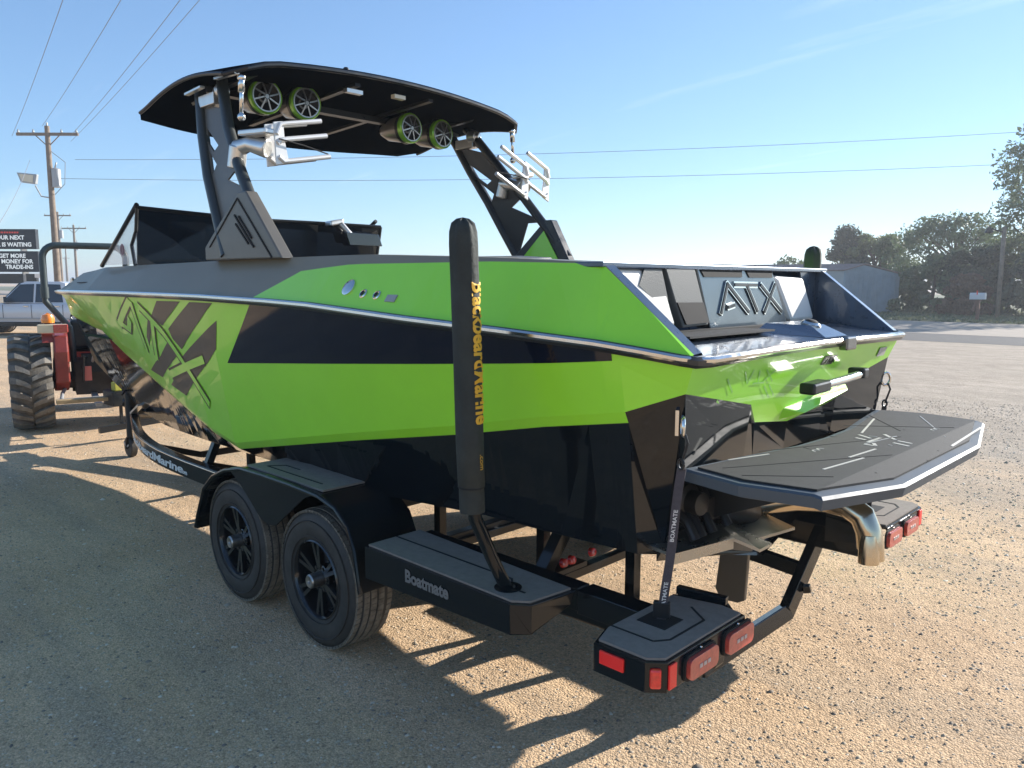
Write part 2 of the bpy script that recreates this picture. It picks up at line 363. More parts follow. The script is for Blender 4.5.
# pebbles lying on the gravel (uncountable)
def pebbles():
    base = np.array([(1, 0, 0), (.3, .9, .1), (-.8, .6, 0), (-.7, -.7, .05), (.4, -.9, 0), (.1, .1, .62), (.5, .2, .5), (-.35, -.2, .55)])
    fc = np.array([(0, 1, 6), (1, 2, 5), (1, 5, 6), (2, 3, 7), (2, 7, 5), (3, 4, 7), (4, 0, 6), (4, 6, 5), (4, 5, 7)])
    P = []
    # density falls with distance from the camera
    n = 46000; cx, cy = -1.312, 3.3205
    d = 1.4+13*rng.random(n)**1.15; a = yaw+radians(84)*(rng.random(n)-.5)
    x = cx+d*np.cos(a); y = cy+d*np.sin(a)
    sz = .0035+.0075*rng.random(n)**3+.0009*d*.5
    big = rng.random(n) < .012; sz[big] *= 1.9
    grey = (y < -2)
    sz[grey] *= 1.25
    th = rng.random(n)*2*pi; c = np.cos(th); s_ = np.sin(th)
    st = .6+.6*rng.random((n, 3))
    V = base[None]*st[:, None, :]*sz[:, None, None]
    X = V[..., 0]*c[:, None]-V[..., 1]*s_[:, None]+x[:, None]; Y = V[..., 0]*s_[:, None]+V[..., 1]*c[:, None]+y[:, None]; Z = V[..., 2]-sz[:, None]*.05
    co = np.stack([X, Y, Z], -1).reshape(-1, 3); F = (fc[None]+(np.arange(n)*8)[:, None, None]).reshape(-1, 3)
    me = bpy.data.meshes.new('gravel_stones'); me.vertices.add(len(co)); me.vertices.foreach_set('co', co.ravel().astype(np.float32))
    me.loops.add(F.size); me.loops.foreach_set('vertex_index', F.ravel().astype(np.int32)); me.polygons.add(len(F))
    me.polygons.foreach_set('loop_start', np.arange(0, F.size, 3, dtype=np.int32))
    me.update(calc_edges=True)
    M = mat('loose_stone', (.3, .25, .19), .9); t = M.node_tree; r = t.nodes.new('ShaderNodeValToRGB'); gm = t.nodes.new('ShaderNodeNewGeometry')
    e = r.color_ramp.elements; e[0].color = (.19, .155, .125, 1); e[1].color = (.78, .68, .54, 1); k = e.new(.3); k.color = (.48, .38, .27, 1); k = e.new(.8); k.color = (.56, .44, .30, 1)
    t.links.new(gm.outputs['Random Per Island'], r.inputs[0]); t.links.new(r.outputs[0], t.nodes['Principled BSDF'].inputs['Base Color'])
    me.materials.append(M); o = bpy.data.objects.new('gravel_stones', me); COL.objects.link(o)
    tag(o, 'loose stones scattered over the gravel lot', 'gravel', kind='stuff')
pebbles()

# ------------------------------------------------------------------ boat hull tables (bow = +x, port = +y)
RX = [.08, .4, .8, 1.3, 2, 3.2, 4.5, 5.6, 6.4, 7.1, 7.5, 7.75, 7.95]
RY = [1.0, 1.12, 1.21, 1.265, 1.285, 1.275, 1.23, 1.156, 1.06, .92, .79, .70, .58]
RZX = [.08, .37, .8, 1.4, 2.1, 3.2, 4.3, 5.6, 7.5, 8]; RZ = [1.6, 1.645, 1.68, 1.715, 1.757, 1.775, 1.78, 1.775, 1.764, 1.76]
KX = [.334, .699, 1.193, 1.932, 3.202, 3.625, 4.679, 5.851, 6.637, 7.69, 7.95]
KY = [1.05, 1.10, 1.13, 1.14, 1.12, 1.08, .95, .80, .72, .66, .56]; KZ = [1.411, 1.355, 1.259, 1.129, .89, .929, 1.088, 1.256, 1.42, 1.534, 1.55]
CX = [.302, .807, 1.127, 1.791, 2.075, 4.093, 4.896, 5.617, 6.70, 7.31, 7.683, 7.822, 7.95]
CY = [.95, .97, .98, .99, .99, .88, .75, .58, .36, .27, .30, .42, .50]; CZ = [.859, .849, .845, .80, .79, .739, .686, .62, .582, .664, .811, 1.016, 1.40]
BX = [.3, 4, 5.4, 6.4, 7.0, 7.4, 7.68, 7.82, 7.95]; BZ = [.62, .52, .47, .43, .47, .57, .74, .96, 1.36]
TX = [.1, .5, 1.0, 1.8, 2.7, 4.6, 5.6, 6.4, 7.1, 7.6, 7.95]; TZ = [1.628, 1.945, 1.972, 2.0, 2.0, 1.99, 1.985, 1.945, 1.875, 1.81, 1.785]
ry = lambda x: interp(x, RX, RY); rz = lambda x: interp(x, RZX, RZ)
def yside(x, z):          # y of the port topside at (x, z)
    a, b = ry(x), rz(x); c, d = interp(x, KX, KY), interp(x, KX, KZ)
    return c+(a-c)*(z-d)/max(b-d, .02)
def ty(x): return interp(x, [.1, .5, 1.0, 1.8, 7.95], [.985, .98, 1.05, 1.11, 0]) if x < 1.8 else (ry(x)-.165 if x < 6 else ry(x)-.165+.09*(x-6)/2)
# grey / green boundary on the deck side, as a fraction from rail (0) to coaming edge (1)
MX = [.1, .5, 1.05, 1.9, 2.29, 2.62, 8]; MF = [.995, .985, .93, .80, .66, .0, .0]
ST0 = [.334, .5, .699, .95, 1.193, 1.5, 1.9, 2.3, 2.62, 2.9, 3.202, 3.625, 4.1, 4.679, 5.2, 5.6, 5.851, 6.2, 6.637, 6.944, 7.2, 7.45, 7.7, 7.85, 7.95]

ST = sorted(set([round(v, 3) for v in ST0+RX+RZX+KX+CX+TX+MX+[.42, 2.35, 3.9, 4.3, 4.9, 6.0, 6.8] if .334 <= v <= 7.95]))
ST = [v for i, v in enumerate(ST) if i == 0 or v-ST[i-1] > .012]
boat = thing('wakeboard_boat', (3.5, 0, .5), 'lime green, grey and black wakeboard boat with tower, resting on its black tandem trailer', 'boat')
def sect(x):
    k = (x, interp(x, KX, KY), interp(x, KX, KZ)); c = (x, interp(x, CX, CY), interp(x, CX, CZ))
    k2 = (x, k[1]+(c[1]-k[1])*.10-.012, k[2]-.042)
    r = (x, ry(x), rz(x)); L = lambda f: tuple(r[i]+(k[i]-r[i])*f for i in range(3))
    return [r, L(.25), L(.5), L(.75), k, k2, c, (x, 0, interp(x, BX, BZ))]
secs = [sect(x) for x in ST]
q = MB()
for i in range(len(secs)-1):
    a, b = secs[i], secs[i+1]
    for j, mi in ((0, 0), (1, 0), (2, 0), (3, 0), (4, 0), (5, 1), (6, 1)):
        q.add([a[j], b[j], b[j+1], a[j+1]], [(0, 1, 2, 3)], mi)
# bow cap
l = secs[-1]; nose = [(8.07, 0, 1.765), (8.065, 0, 1.72), (8.06, 0, 1.66), (8.055, 0, 1.61), (8.05, 0, 1.56), (8.05, 0, 1.53), (8.02, 0, 1.46), l[7]]
for j, mi in ((0, 0), (1, 0), (2, 0), (3, 0), (4, 0), (5, 1), (6, 1)): q.add([l[j], nose[j], nose[j+1], l[j+1]], [(0, 1, 2, 3)], mi)
# stern quarter chamfer and transom
R33 = secs[0][0]; K33, K233, C33 = secs[0][4], secs[0][5], secs[0][6]
RC = (.088, 1.0, 1.603); E_ = (.132, .978, 1.489); F_ = (.168, .43, 1.388); G_ = (.20, .33, 1.30); H_ = (.214, 0, 1.262)
q.add([R33, RC, E_, K33, *reversed(secs[0][1:4])], [(0, 1, 2, 3, 4, 5, 6)], 0)
E2 = (.30, .83, .86)
q.add([K33, E_, E2, C33, K233], [(0, 1, 2, 3, 4)], 1)
RM = (.09, 0, 1.60); RM2 = (.09, .43, 1.60)
q.add([RC, RM2, F_, E_], [(0, 1, 2, 3)], 0)
q.add([RM2, RM, H_, G_, F_], [(0, 1, 2, 3, 4)], 0)
# black lower transom flush below the green, undercut beneath the platform
J1 = (.165, .915, 1.16); J2 = (.195, .43, 1.15); J3 = (.205, .33, 1.145); J4 = (.225, 0, 1.135)
k1 = (.33, .84, 1.10); k2 = (.33, 0, 1.08); i4 = (.33, .83, .80); i5 = (.33, 0, .63)
q.add([E_, F_, J2, J1], [(0, 1, 2, 3)], 1); q.add([F_, G_, J3, J2], [(0, 1, 2, 3)], 1); q.add([G_, H_, J4, J3], [(0, 1, 2, 3)], 1)
q.add([J1, J2, J3, J4, k2, k1], [(0, 1, 2, 5), (2, 3, 4, 5)], 1); q.add([k1, k2, i5, i4], [(0, 1, 2, 3)], 1)
q.add([E_, J1, E2], [(0, 1, 2)], 1); q.add([J1, k1, i4, E2], [(0, 1, 2, 3)], 1)
q.add([E2, i4, i5, (.3, 0, .62), C33], [(0, 1, 2, 3, 4)], 1)
q.mirror()
hull = build('hull', q, [GREEN, BLACK], boat, angle=9)

# deck side, coaming and deck
q = MB(); DS = [.1, .3]+[x for x in ST if x > .334]
def drow(x):
    r = Vector((x, ry(x)-.006, rz(x)+.02)); t = Vector((x, ty(x), interp(x, TX, TZ)))
    f = interp(x, MX, MF); mpt = r.lerp(t, max(f, .0)); return r, mpt, t
rows = [drow(x) for x in DS]
for a, b in zip(rows[:-1], rows[1:]):
    if b[1] != b[0] or a[1] != a[0]: q.add([a[0], b[0], b[1], a[1]], [(0, 1, 2, 3)], 0)
    q.add([a[1], b[1], b[2], a[2]], [(0, 1, 2, 3)], 1)
# coaming top and inner face
for a, b in zip(rows[:-1], rows[1:]):
    ia, ib = [Vector((p[2].x, max(p[2].y-(.05 if p[2].x < 1 else .16), 0), p[2].z+.004)) for p in (a, b)]
    ja, jb = [Vector((p.x, p.y-.01, (1.62 if p.x < 1 else 1.35 if p.x < 7 else 1.7))) for p in (ia, ib)]
    q.add([a[2], b[2], ib, ia], [(0, 1, 2, 3)], 2 if a[2].x < .5 else 1); q.add([ia, ib, jb, ja], [(0, 1, 2, 3)], 2)
q.mirror()
q.add([rows[-1][0], (8.05, 0, 1.78), rows[-1][0]*1], [(0, 1, 2)], 1) if False else None
t_ = rows[-1]; q.add([t_[0], (8.07, 0, 1.785), (t_[0].x, -t_[0].y, t_[0].z), (t_[2].x, -t_[2].y, t_[2].z), t_[2]], [(0, 1, 2, 3, 4)], 1)
deck = build('deck', q, [GREEN, GREY, DECKN], boat, angle=12)
q = MB().add([(.6, -1.0, 1.36), (6.9, -.8, 1.36), (6.9, .8, 1.36), (.6, 1.0, 1.36)], [(0, 1, 2, 3)])
build('cockpit_floor', q, PADD, boat)

# rub rail: rounded stainless strip over a dark base, all the way round
P = [(x, ry(x)+.012, rz(x)+.004) for x in [.12, .25, .4, .6, .8, 1.05, 1.3, 1.65, 2, 2.4, 2.8, 3.2, 3.8, 4.5, 5.1, 5.6, 6, 6.4, 6.8, 7.1, 7.3, 7.5, 7.65, 7.75, 7.87, 7.95, 8.03]]
P += [(8.085, .35, 1.765), (8.1, 0, 1.765)]
path = [(.085, 0, 1.612), (.08, .4, 1.61), (.07, .93, 1.604), (.085, 1.0, 1.604)]+P
full = [(x, -y, z) for x, y, z in reversed(path)][:-1]+path[0:]
full = [(x, -y, z) for x, y, z in reversed(P)]+[(.085, -1.0, 1.604), (.07, -.93, 1.604), (.08, -.4, 1.61), (.085, 0, 1.612), (.08, .4, 1.61), (.07, .93, 1.604), (.085, 1.0, 1.604)]+P
rr = build('rub_rail', MB().tube(full, .022, 8), mat('rub_rail_black', (.015, .016, .018), .3, coat=.3), boat)
build('steel_insert', MB().tube([(x+(-.018 if abs(y) < 1.0 and x < .2 else 0), y+(.016 if y > 0 else -.016)*(1 if x > .09 else 0), z+.006) for x, y, z in full], .014, 8), STEEL, rr)

# graphics that follow the topside
def decal(name, polys, m, off=.002, parent=hull, both=True, joint=False):
    for grp in ([polys] if joint else [[P] for P in polys]):
        q = MB()
        for P in grp:
            bm = bmesh.new(); vs = [bm.verts.new((x, 0, z)) for x, z in P]; bm.faces.new(vs)
            bmesh.ops.triangulate(bm, faces=bm.faces)
            for _ in range(6):
                es = [e for e in bm.edges if e.calc_length() > .09]
                if not es: break
                bmesh.ops.subdivide_edges(bm, edges=es, cuts=1); bmesh.ops.triangulate(bm, faces=bm.faces)
            bm.verts.index_update()
            q.add([(v.co.x, yside(v.co.x, v.co.z)+off, v.co.z) for v in bm.verts], [tuple(v.index for v in f.verts) for f in bm.faces], 0); bm.free()
        build(name, q, m, parent, angle=60)
        if both: q.my(); build(name, q, m, parent, angle=60)
xx = [.36, .6, .9, 1.2, 1.5, 1.8, 2.1, 2.4, 2.64]
top = [(x, rz(x)-.018) for x in xx]; decal('side_stripe', [[(.36, 1.597)]+top+[(3.064, 1.399)]+[(x, interp(x, [.36, 3.064], [1.592, 1.399])) for x in reversed([.6, .9, 1.2, 1.5, 1.8, 2.1, 2.4, 2.8])]], NAVY, .0035)
decal('bow_band', [[(3.972, 1.745), (3.572, 1.748), (4.018, 1.578), (4.19, 1.633)], [(3.423, 1.748), (3.096, 1.748), (3.772, 1.434), (3.895, 1.497), (3.921, 1.561)],
                   [(4.001, 1.477), (3.919, 1.38), (4.519, 1.173), (4.849, 1.198), (4.312, 1.351)], [(4.271, 1.619), (4.195, 1.6), (4.51, 1.407), (4.472, 1.48)],
                   [(3.088, 1.648), (3.178, 1.473), (3.353, 1.381), (3.997, 1.096), (4.333, 1.136), (3.981, 1.272), (3.81, 1.381)]], CHAR)
def bars(segs, w, off, name, m, parent=hull, both=True):
    P = []
    for (x0, z0), (x1, z1), *ww in segs:
        k = (ww[0] if ww else 1)*w; L = math.hypot(x1-x0, z1-z0); nx, nz = -(z1-z0)/L*k/2, (x1-x0)/L*k/2
        P.append([(x0+nx, z0+nz), (x1+nx, z1+nz), (x1-nx, z1-nz), (x0-nx, z0-nz)])
    return decal(name, P, m, off, parent, both, True)
Aseg = [((4.50, 1.735), (4.64, 1.36)), ((4.52, 1.735), (5.12, 1.54)), ((5.10, 1.56), (4.88, 1.51)), ((4.90, 1.505), (4.72, 1.60))]
Tseg = [((4.37, 1.70), (4.05, 1.53)), ((4.20, 1.60), (4.44, 1.32))]
Xseg = [((4.05, 1.53), (3.50, 1.095)), ((4.22, 1.225), (3.41, 1.395))]
for j, Ls in enumerate((Aseg, Tseg, Xseg)): bars(Ls, .084, .003+.0003*j, 'letter_outline', NAVL); bars(Ls, .052, .0042+.0003*j, 'bow_letter', GREEN)

# through-hull fittings on the deck side
for x, r, nm in ((1.80, .042, 'filler_cap'), (1.672, .024, 'vent_fitting'), (1.575, .024, 'vent_fitting')):
    r0, m0, t0 = drow(x); nrm = (t0-r0).cross(Vector((1, 0, 0))).normalized(); nrm = nrm if nrm.y > 0 else -nrm
    c = r0.lerp(t0, .36 if r > .03 else .27)
    o = build(nm, MB().lathe(c-nrm*.004, nrm, [(0, 0), (0, r), (.008, r), (.012, r*.8), (.012 if r > .03 else .004, r*.55), (.02 if r > .03 else -.002, 0)], 24), STEEL, boat)
    if r < .03: build('bore', MB().lathe(c+nrm*.006, nrm, [(0, 0), (.003, r*.55), (.0031, 0)], 16), GROOVE, o)
r0, m0, t0 = drow(1.47); nrm = (t0-r0).cross(Vector((1, 0, 0))).normalized(); nrm = nrm if nrm.y > 0 else -nrm; c = r0.lerp(t0, .24)
build('capacity_plate', MB().obox(c+nrm*.002, ((1, 0, 0), t0-r0, nrm), (.034, .018, .003)), SILVL, boat)

# aft deck with raised centre, drain light, steps
q = MB()
def dk(x, y): return (x, y, 1.625+.115*max(0, x-.1)/.4*.4)
q.add([(.095, -.99, 1.622), (.105, 0, 1.63), (.095, .99, 1.622), (.5, .95, 1.664), (.5, -.95, 1.664)], [(0, 1, 4), (1, 3, 4), (1, 2, 3)], 0)
q.add([(.11, -.12, 1.632), (.11, -.36, 1.632), (.36, -.50, 1.652), (.36, .05, 1.652), (.20, -.16, 1.682), (.20, -.30, 1.682), (.36, -.42, 1.69), (.36, -.05, 1.69)],
      [(0, 4, 5, 1), (1, 5, 6, 2), (0, 3, 7, 4), (4, 7, 6, 5), (2, 6, 7, 3)], 0)
ad = build('aft_deck', q, [DECKN], boat)
build('walk_through_pad', MB().box(.28, .495, .02, .72, 1.66, 1.668), PADD, ad)
build('walk_through_pad', MB().box(.38, .495, -.80, -.42, 1.66, 1.668), PADD, ad)
nl = build('stern_light', MB().lathe((.22, -.21, 1.676), (-.25, 0, 1), [(0, .045), (.012, .045), (.022, .036), (.024, 0)], 24), STEEL, boat)
build('lens', MB().lathe((.215, -.21, 1.699), (-.25, 0, 1), [(0, .03), (.006, .02), (.007, 0)], 20), GROOVE, nl)
build('rail_joint_cap', MB().obox((.058, -.24, 1.605), ((0, 1, 0), (1, 0, 0), (0, 0, 1)), (.055, .02, .03)), mat('dark_steel_cap', (.2, .2, .2), .25, metal=.9), boat, bev=.008)

# transom marks, grab handle
def tr(y, z, o=.004):
    f = (1.6-z)/(1.6-1.3); return (.09+.11*f-o, y, z)
def tbars(segs, w, o, name, m, parent):
    q = MB()
    for (y0, z0), (y1, z1) in segs:
        L = math.hypot(y1-y0, z1-z0); ny_, nz_ = -(z1-z0)/L*w/2, (y1-y0)/L*w/2
        q.poly([tr(y0+ny_, z0+nz_, o), tr(y1+ny_, z1+nz_, o), tr(y1-ny_, z1-nz_, o), tr(y0-ny_, z0-nz_, o)])
    return build(name, q, m, parent)
tbars([((.60, 1.54), (.545, 1.485)), ((.53, 1.54), (.545, 1.485)), ((.478, 1.533), (.455, 1.485)), ((.50, 1.483), (.40, 1.478)), ((.42, 1.532), (.33, 1.477)), ((.337, 1.526), (.408, 1.486)), ((.39, 1.463), (.31, 1.411)), ((.347, 1.465), (.26, 1.409)), ((.72, 1.52), (.64, 1.46)), ((.74, 1.44), (.68, 1.40))], .008, .003, 'faint_letter', DGREEN, hull)
q = MB().poly([tr(-.118, 1.552), tr(-.255, 1.548), tr(-.22, 1.508), tr(-.095, 1.512)]); build('badge', q, SATIN, hull)
tbars([((-.13, 1.515), (-.17, 1.542)), ((-.17, 1.542), (-.19, 1.515)), ((-.20, 1.540), (-.235, 1.515)), ((-.235, 1.540), (-.20, 1.515))], .006, .006, 'badge_letter', STEEL, hull)
q = MB().poly([tr(-.78, 1.55), tr(-.88, 1.55), tr(-.88, 1.505), tr(-.78, 1.505)]); build('warning_sticker', q, PADL, hull)
# recessed step mouldings pressed into the transom
q = MB(); a_ = [tr(.10, 1.325), tr(-.50, 1.375), tr(-.47, 1.36), tr(-.02, 1.30)]; q.add([tr(.10, 1.335, 0), tr(-.52, 1.39, 0), (.135, -.48, 1.365), (.14, -.02, 1.305), tr(.10, 1.275, 0), tr(-.40, 1.30, 0)], [(0, 1, 2, 3), (3, 2, 5, 4), (0, 3, 4), (1, 5, 2)]); build('transom_ledge', q, GREEN, hull, bev=.006)
gh = build('grab_handle', MB().tube([(.05, .05, 1.440), (.045, -.17, 1.446), (.05, -.39, 1.455)], .019, 12), STEEL, boat)
q = MB(); q.obox((.055, .09, 1.438), ((0, 1, -.02), (1, 0, 0), (0, 0, 1)), (.085, .035, .024)); build('handle_end', q, SATIN, gh, bev=.01)
q = MB(); q.obox((.065, -.40, 1.459), ((0, 1, 0), (1, 0, 0), (0, 0, 1)), (.03, .04, .024)); build('handle_end', q, SATIN, gh, bev=.01)

# rear bulkhead: ATX panel, vents, cushions, side panels
PNX = .5
pn = build('rear_panel', MB().prism([(PNX, .33, 1.943), (PNX, -.375, 1.94), (PNX-.02, -.545, 1.655), (PNX-.02, .23, 1.672)], (.07, 0, 0)), BRUSH, boat, bev=.006)
def pz(y, z, o): return (PNX-.02*(1.943-z)/.28-o, y, z)
def pbars(segs, w, o, name, m):
    q = MB()
    for (y0, z0), (y1, z1) in segs:
        L = math.hypot(y1-y0, z1-z0); dy, dz = (y1-y0)/L, (z1-z0)/L; ny_, nz_ = -dz*w/2, dy*w/2; e = w*.3
        q.prism([pz(y0+ny_-dy*e, z0+nz_-dz*e, 0), pz(y1+ny_+dy*e, z1+nz_+dz*e, 0), pz(y1-ny_+dy*e, z1-nz_+dz*e, 0), pz(y0-ny_-dy*e, z0-nz_-dz*e, 0)], (-o, 0, 0))
    return build(name, q, m, pn)
LET = [[((.141, 1.738), (.08, 1.866)), ((.08, 1.866), (-.110, 1.738)), ((.075, 1.762), (.025, 1.77))], [((.009, 1.863), (-.20, 1.861)), ((-.105, 1.857), (-.199, 1.739))], [((-.245, 1.86), (-.455, 1.731)), ((-.39, 1.863), (-.276, 1.734))]]
for j, Ls in enumerate(LET):
    pbars(Ls, .030, .008-.001*j, 'panel_letter_rim', STEEL); pbars(Ls, .015, .0115-.001*j, 'panel_letter', SATIN)
for y0, y1 in ((.305, -.062), (-.10, -.366)):
    q = MB().prism([(PNX-.006, y0, 1.932), (PNX-.006, y1, 1.933), (PNX-.008, y1-.002, 1.897), (PNX-.008, y0-.035, 1.896)], (.02, 0, 0)); build('vent_slot', q, GROOVE, pn)
build('panel_base', MB().box(.44, .50, -.62, .9, 1.655, 1.672), GROOVE, boat)
# port column panel and lower pocket
cp = build('column_panel', MB().prism([(.49, .582, 1.938), (.49, .36, 1.942), (.47, .26, 1.689), (.47, .465, 1.684)], (.06, 0, 0)), GVINYL, boat, bev=.005)
build('pocket', MB().prism([(.472, .51, 1.79), (.472, .305, 1.787), (.462, .268, 1.70), (.462, .45, 1.697)], (.02, 0, 0)), GROOVE, cp)
def cushion(name, pts, m, th=.07, parent=boat): return build(name, MB().prism(pts, (th, 0, 0)), m, parent, bev=.022)
cushion('rear_cushion', [(.5, .955, 1.925), (.5, .60, 1.925), (.475, .50, 1.684), (.475, .64, 1.684)], WVINYL)
build('cushion_insert', MB().prism([(.494, .72, 1.925), (.494, .60, 1.925), (.488, .555, 1.80), (.488, .66, 1.805), (.49, .76, 1.86)], (.01, 0, 0)), GVINYL, boat)
cushion('rear_cushion', [(.5, -.40, 1.91), (.5, -.745, 1.90), (.475, -.855, 1.678), (.475, -.57, 1.672)], WVINYL)
build('bulkhead_top', MB().prism([(.485, 1.0, 1.928), (.485, -1.0, 1.928), (.485, -1.0, 1.949), (.485, 1.0, 1.949)], (.5, 0, 0)), DECKN, boat, bev=.004)
build('bulkhead_side', MB().prism([(.52, -.74, 1.93), (.52, -.99, 1.93), (.52, -.99, 1.655), (.52, -.85, 1.655)], (.05, 0, 0)), DECKN, boat)

# swim platform
def pzt(x, o=0): return 1.212-.28*max(0, -.315-x)+o
def bend(q, x0=-.315):
    bm = bmesh.new(); vs = [bm.verts.new(p) for p in q.v]
    for f in q.f:
        try: bm.faces.new([vs[i] for i in f])
        except ValueError: pass
    bmesh.ops.bisect_plane(bm, geom=bm.verts[:]+bm.edges[:]+bm.faces[:], plane_co=(x0, 0, 0), plane_no=(1, 0, 0), dist=1e-5)
    bm.verts.index_update(); r = MB(); r.add([(v.co.x, v.co.y, v.co.z+pzt(v.co.x)) for v in bm.verts], [tuple(v.index for v in f.verts) for f in bm.faces]); bm.free(); return r
PO = [(.17, .93), (-.08, .985), (-.345, .935), (-.44, .47)]
front = [(.17, -.93), (.12, -.6), (.06, -.25), (.05, 0), (.06, .25), (.12, .6)]
OUT = PO+[(x, -y) for x, y in reversed(PO)][:-1]+front
OUT = PO+[(x, -y) for x, y in reversed(PO)]+front[1:]
def inset(poly, d):
    n = len(poly); R = []
    ar = sum(poly[i][0]*poly[(i+1) % n][1]-poly[(i+1) % n][0]*poly[i][1] for i in range(n)); sg = 1 if ar > 0 else -1
    for i in range(n):
        p0, p1, p2 = Vector(poly[i-1]), Vector(poly[i]), Vector(poly[(i+1) % n])
        e1 = (p1-p0).normalized(); e2 = (p2-p1).normalized(); n1 = Vector((-e1.y, e1.x))*sg; n2 = Vector((-e2.y, e2.x))*sg
        b = (n1+n2); b = b/max(b.length_squared*.5, .3); R.append(tuple(p1+b*d))
    return R
q = MB(); o1 = OUT; i1_ = inset(OUT, .010); n = len(OUT); lo = inset(OUT, .05)
up = [(x, y, 0) for x, y in i1_]; md = [(x, y, -.007) for x, y in o1]; bt = [(x, y, -.046) for x, y in i1_]; bb = [(x, y, -.058) for x, y in lo]
for A, B in ((up, md), (md, bt), (bt, bb)): q.add(A+B, [(i, (i+1) % n, (i+1) % n+n, i+n) for i in range(n)])
for L_ in (up, bb):
    q.add(L_, [tuple(t) for t in tessellate_polygon([[Vector(p) for p in L_]])])
q = bend(q)
plat = build('swim_platform', q, [mat('platform_gelcoat', (.085, .105, .125), .5, spec=.15, rvar=.06)], boat, angle=20)
pd = inset(OUT, .042); q = bend(MB().prism([(x, y, .001) for x, y in pd], (0, 0, .007))); build('platform_pad', q, PADD, plat)
def psegs(segs, w, name, m, parent=plat):
    if name == 'inlay_line' and len(segs) > 1:
        for g_ in segs: psegs([g_], w, name, m, parent)
        return
    q = MB()
    for (x0, y0), (x1, y1), *k in segs:
        ww = w*(k[0] if k else 1); L = math.hypot(x1-x0, y1-y0); nx, ny_ = -(y1-y0)/L*ww/2, (x1-x0)/L*ww/2
        q.prism([(a, b, pzt(a, .008)) for a, b in ((x0+nx, y0+ny_), (x1+nx, y1+ny_), (x1-nx, y1-ny_), (x0-nx, y0-ny_))], (0, 0, .0015))
    return build(name, q, m, parent)
psegs([((.046, -.586), (-.05, -.169)), ((-.366, -.78), (-.437+.05, -.25)), ((-.201, .359), (-.217, .134)), ((-.212, .62), (-.244, .331)), ((.10, .72), (.04, .52))], .009, 'inlay_line', PADL)
psegs([((-.086, -.826), (-.186, -.631)), ((-.186, -.631), (-.33, -.36))], .006, 'inlay_line', SILVL)
psegs([((-.057, -.118), (-.123, -.072)), ((-.073, -.042), (-.121, -.023)), ((-.132, -.206), (-.207, -.116)), ((-.142, .012), (-.149, -.112)), ((-.148, .072), (-.196, .074)), ((-.196, .074), (-.17, .024)), ((-.224, -.043), (-.293, -.016)), ((-.224, -.098), (-.284, -.08))], .014, 'inlay_letter', PADL)
psegs([((-.148, .06), (-.185, -.20)), ((-.10, -.118), (-.13, -.13)), ((-.223, .012), (-.241, .021))], .007, 'inlay_letter', SILVL)
for cx_, sgn in ((-.08, 1), (-.27, -1)):
    for k in (0, .035):
        a = [(cx_+.05*cos(t)-.02, (.22 if sgn > 0 else -.40)+sgn*(.06+k)*1.2+sgn*.05*sin(t)*.5) for t in np.linspace(-.9, .9, 6)]
        psegs([(a[i], a[i+1]) for i in range(5)], .006, 'inlay_arc', PADL)
grv = [((.05, .85), (-.30, .2)), ((.09, .5), (-.20, -.2)), ((.0, .3), (-.35, .5)), ((.08, -.3), (-.3, -.6)), ((.02, .0), (-.38, -.1)), ((.12, -.7), (-.15, -.35)), ((-.05, .9), (-.28, .7)), ((-.15, -.4), (-.40, .1))]
psegs(grv, .005, 'groove_line', GROOVE)
for y in (-.55, .55):
    q = MB(); q.prism([(.33, y, 1.13), (-.2, y, 1.13), (.33, y, .9)], (0, .03, 0)); build('platform_bracket', q, SATIN, plat)

# running gear behind the transom
q = MB(); q.tube([(.40, .16, .86), (.30, .08, .885), (.15, 0, .92), (.03, 0, .94), (-.07, 0, .935), (-.135, 0, .90), (-.165, 0, .84), (-.175, 0, .77)], [.05, .052, .054, .054, .054, .054, .053, .053], 20, cap=False)
ex = build('exhaust_pipe', q, EXH, boat)
build('exhaust_tip', MB().lathe((-.178, .028, .785), (-.05, 0, -1), [(-.05, .03), (0, .04), (.07, .042), (.07, .037), (0, .034)], 20).lathe((-.178, -.03, .785), (-.05, 0, -1), [(-.05, .03), (0, .04), (.07, .042), (.07, .037), (0, .034)], 20), EXH, ex)
build('exhaust_housing', MB().tube([(.33, .62, 1.02), (.31, .42, .97), (.30, .2, .88), (.33, .08, .84)], [.075, .085, .075, .06], 16), SATIN, boat)
build('rudder', MB().prism([(.50, -.012, .70), (.36, -.012, .72), (.375, -.012, .38), (.41, -.012, .36), (.50, -.012, .355), (.53, -.012, .40)], (0, .024, 0)), mat('grey_bronze', (.13, .12, .10), .4, metal=.5), boat, bev=.005)
TABM = mat('satin_stainless_tab', (.40, .39, .36), .3, metal=.9, rvar=.1)
q = MB(); q.prism([(.33, .90, .872), (.20, .92, .872), (.13, .60, .872), (.04, .56, .84), (.04, .46, .84), (.33, .40, .872)], (0, 0, .012)); q.prism([(.20, .92, .872), (.13, .60, .872), (.13, .60, .842), (.20, .92, .842)], (.008, 0, 0)); build('wake_tab', q, TABM, boat)
q = MB(); q.prism([(.33, .38, .84), (.15, .40, .815), (.10, .12, .815), (.33, .05, .84)], (0, 0, .012)); build('wake_tab', q, TABM, boat)
q = MB(); q.prism([(.33, -.40, .872), (.04, -.46, .86), (.04, -.56, .86), (.10, -.85, .872), (.33, -.9, .872)], (0, 0, .012)); build('wake_tab', q, TABM, boat)
q = MB()
for y in (.75, .70, .62, .5): q.tube([(.33, y, 1.0), (.24, y+.01, .96), (.2, y+.015, .90)], .02, 10)
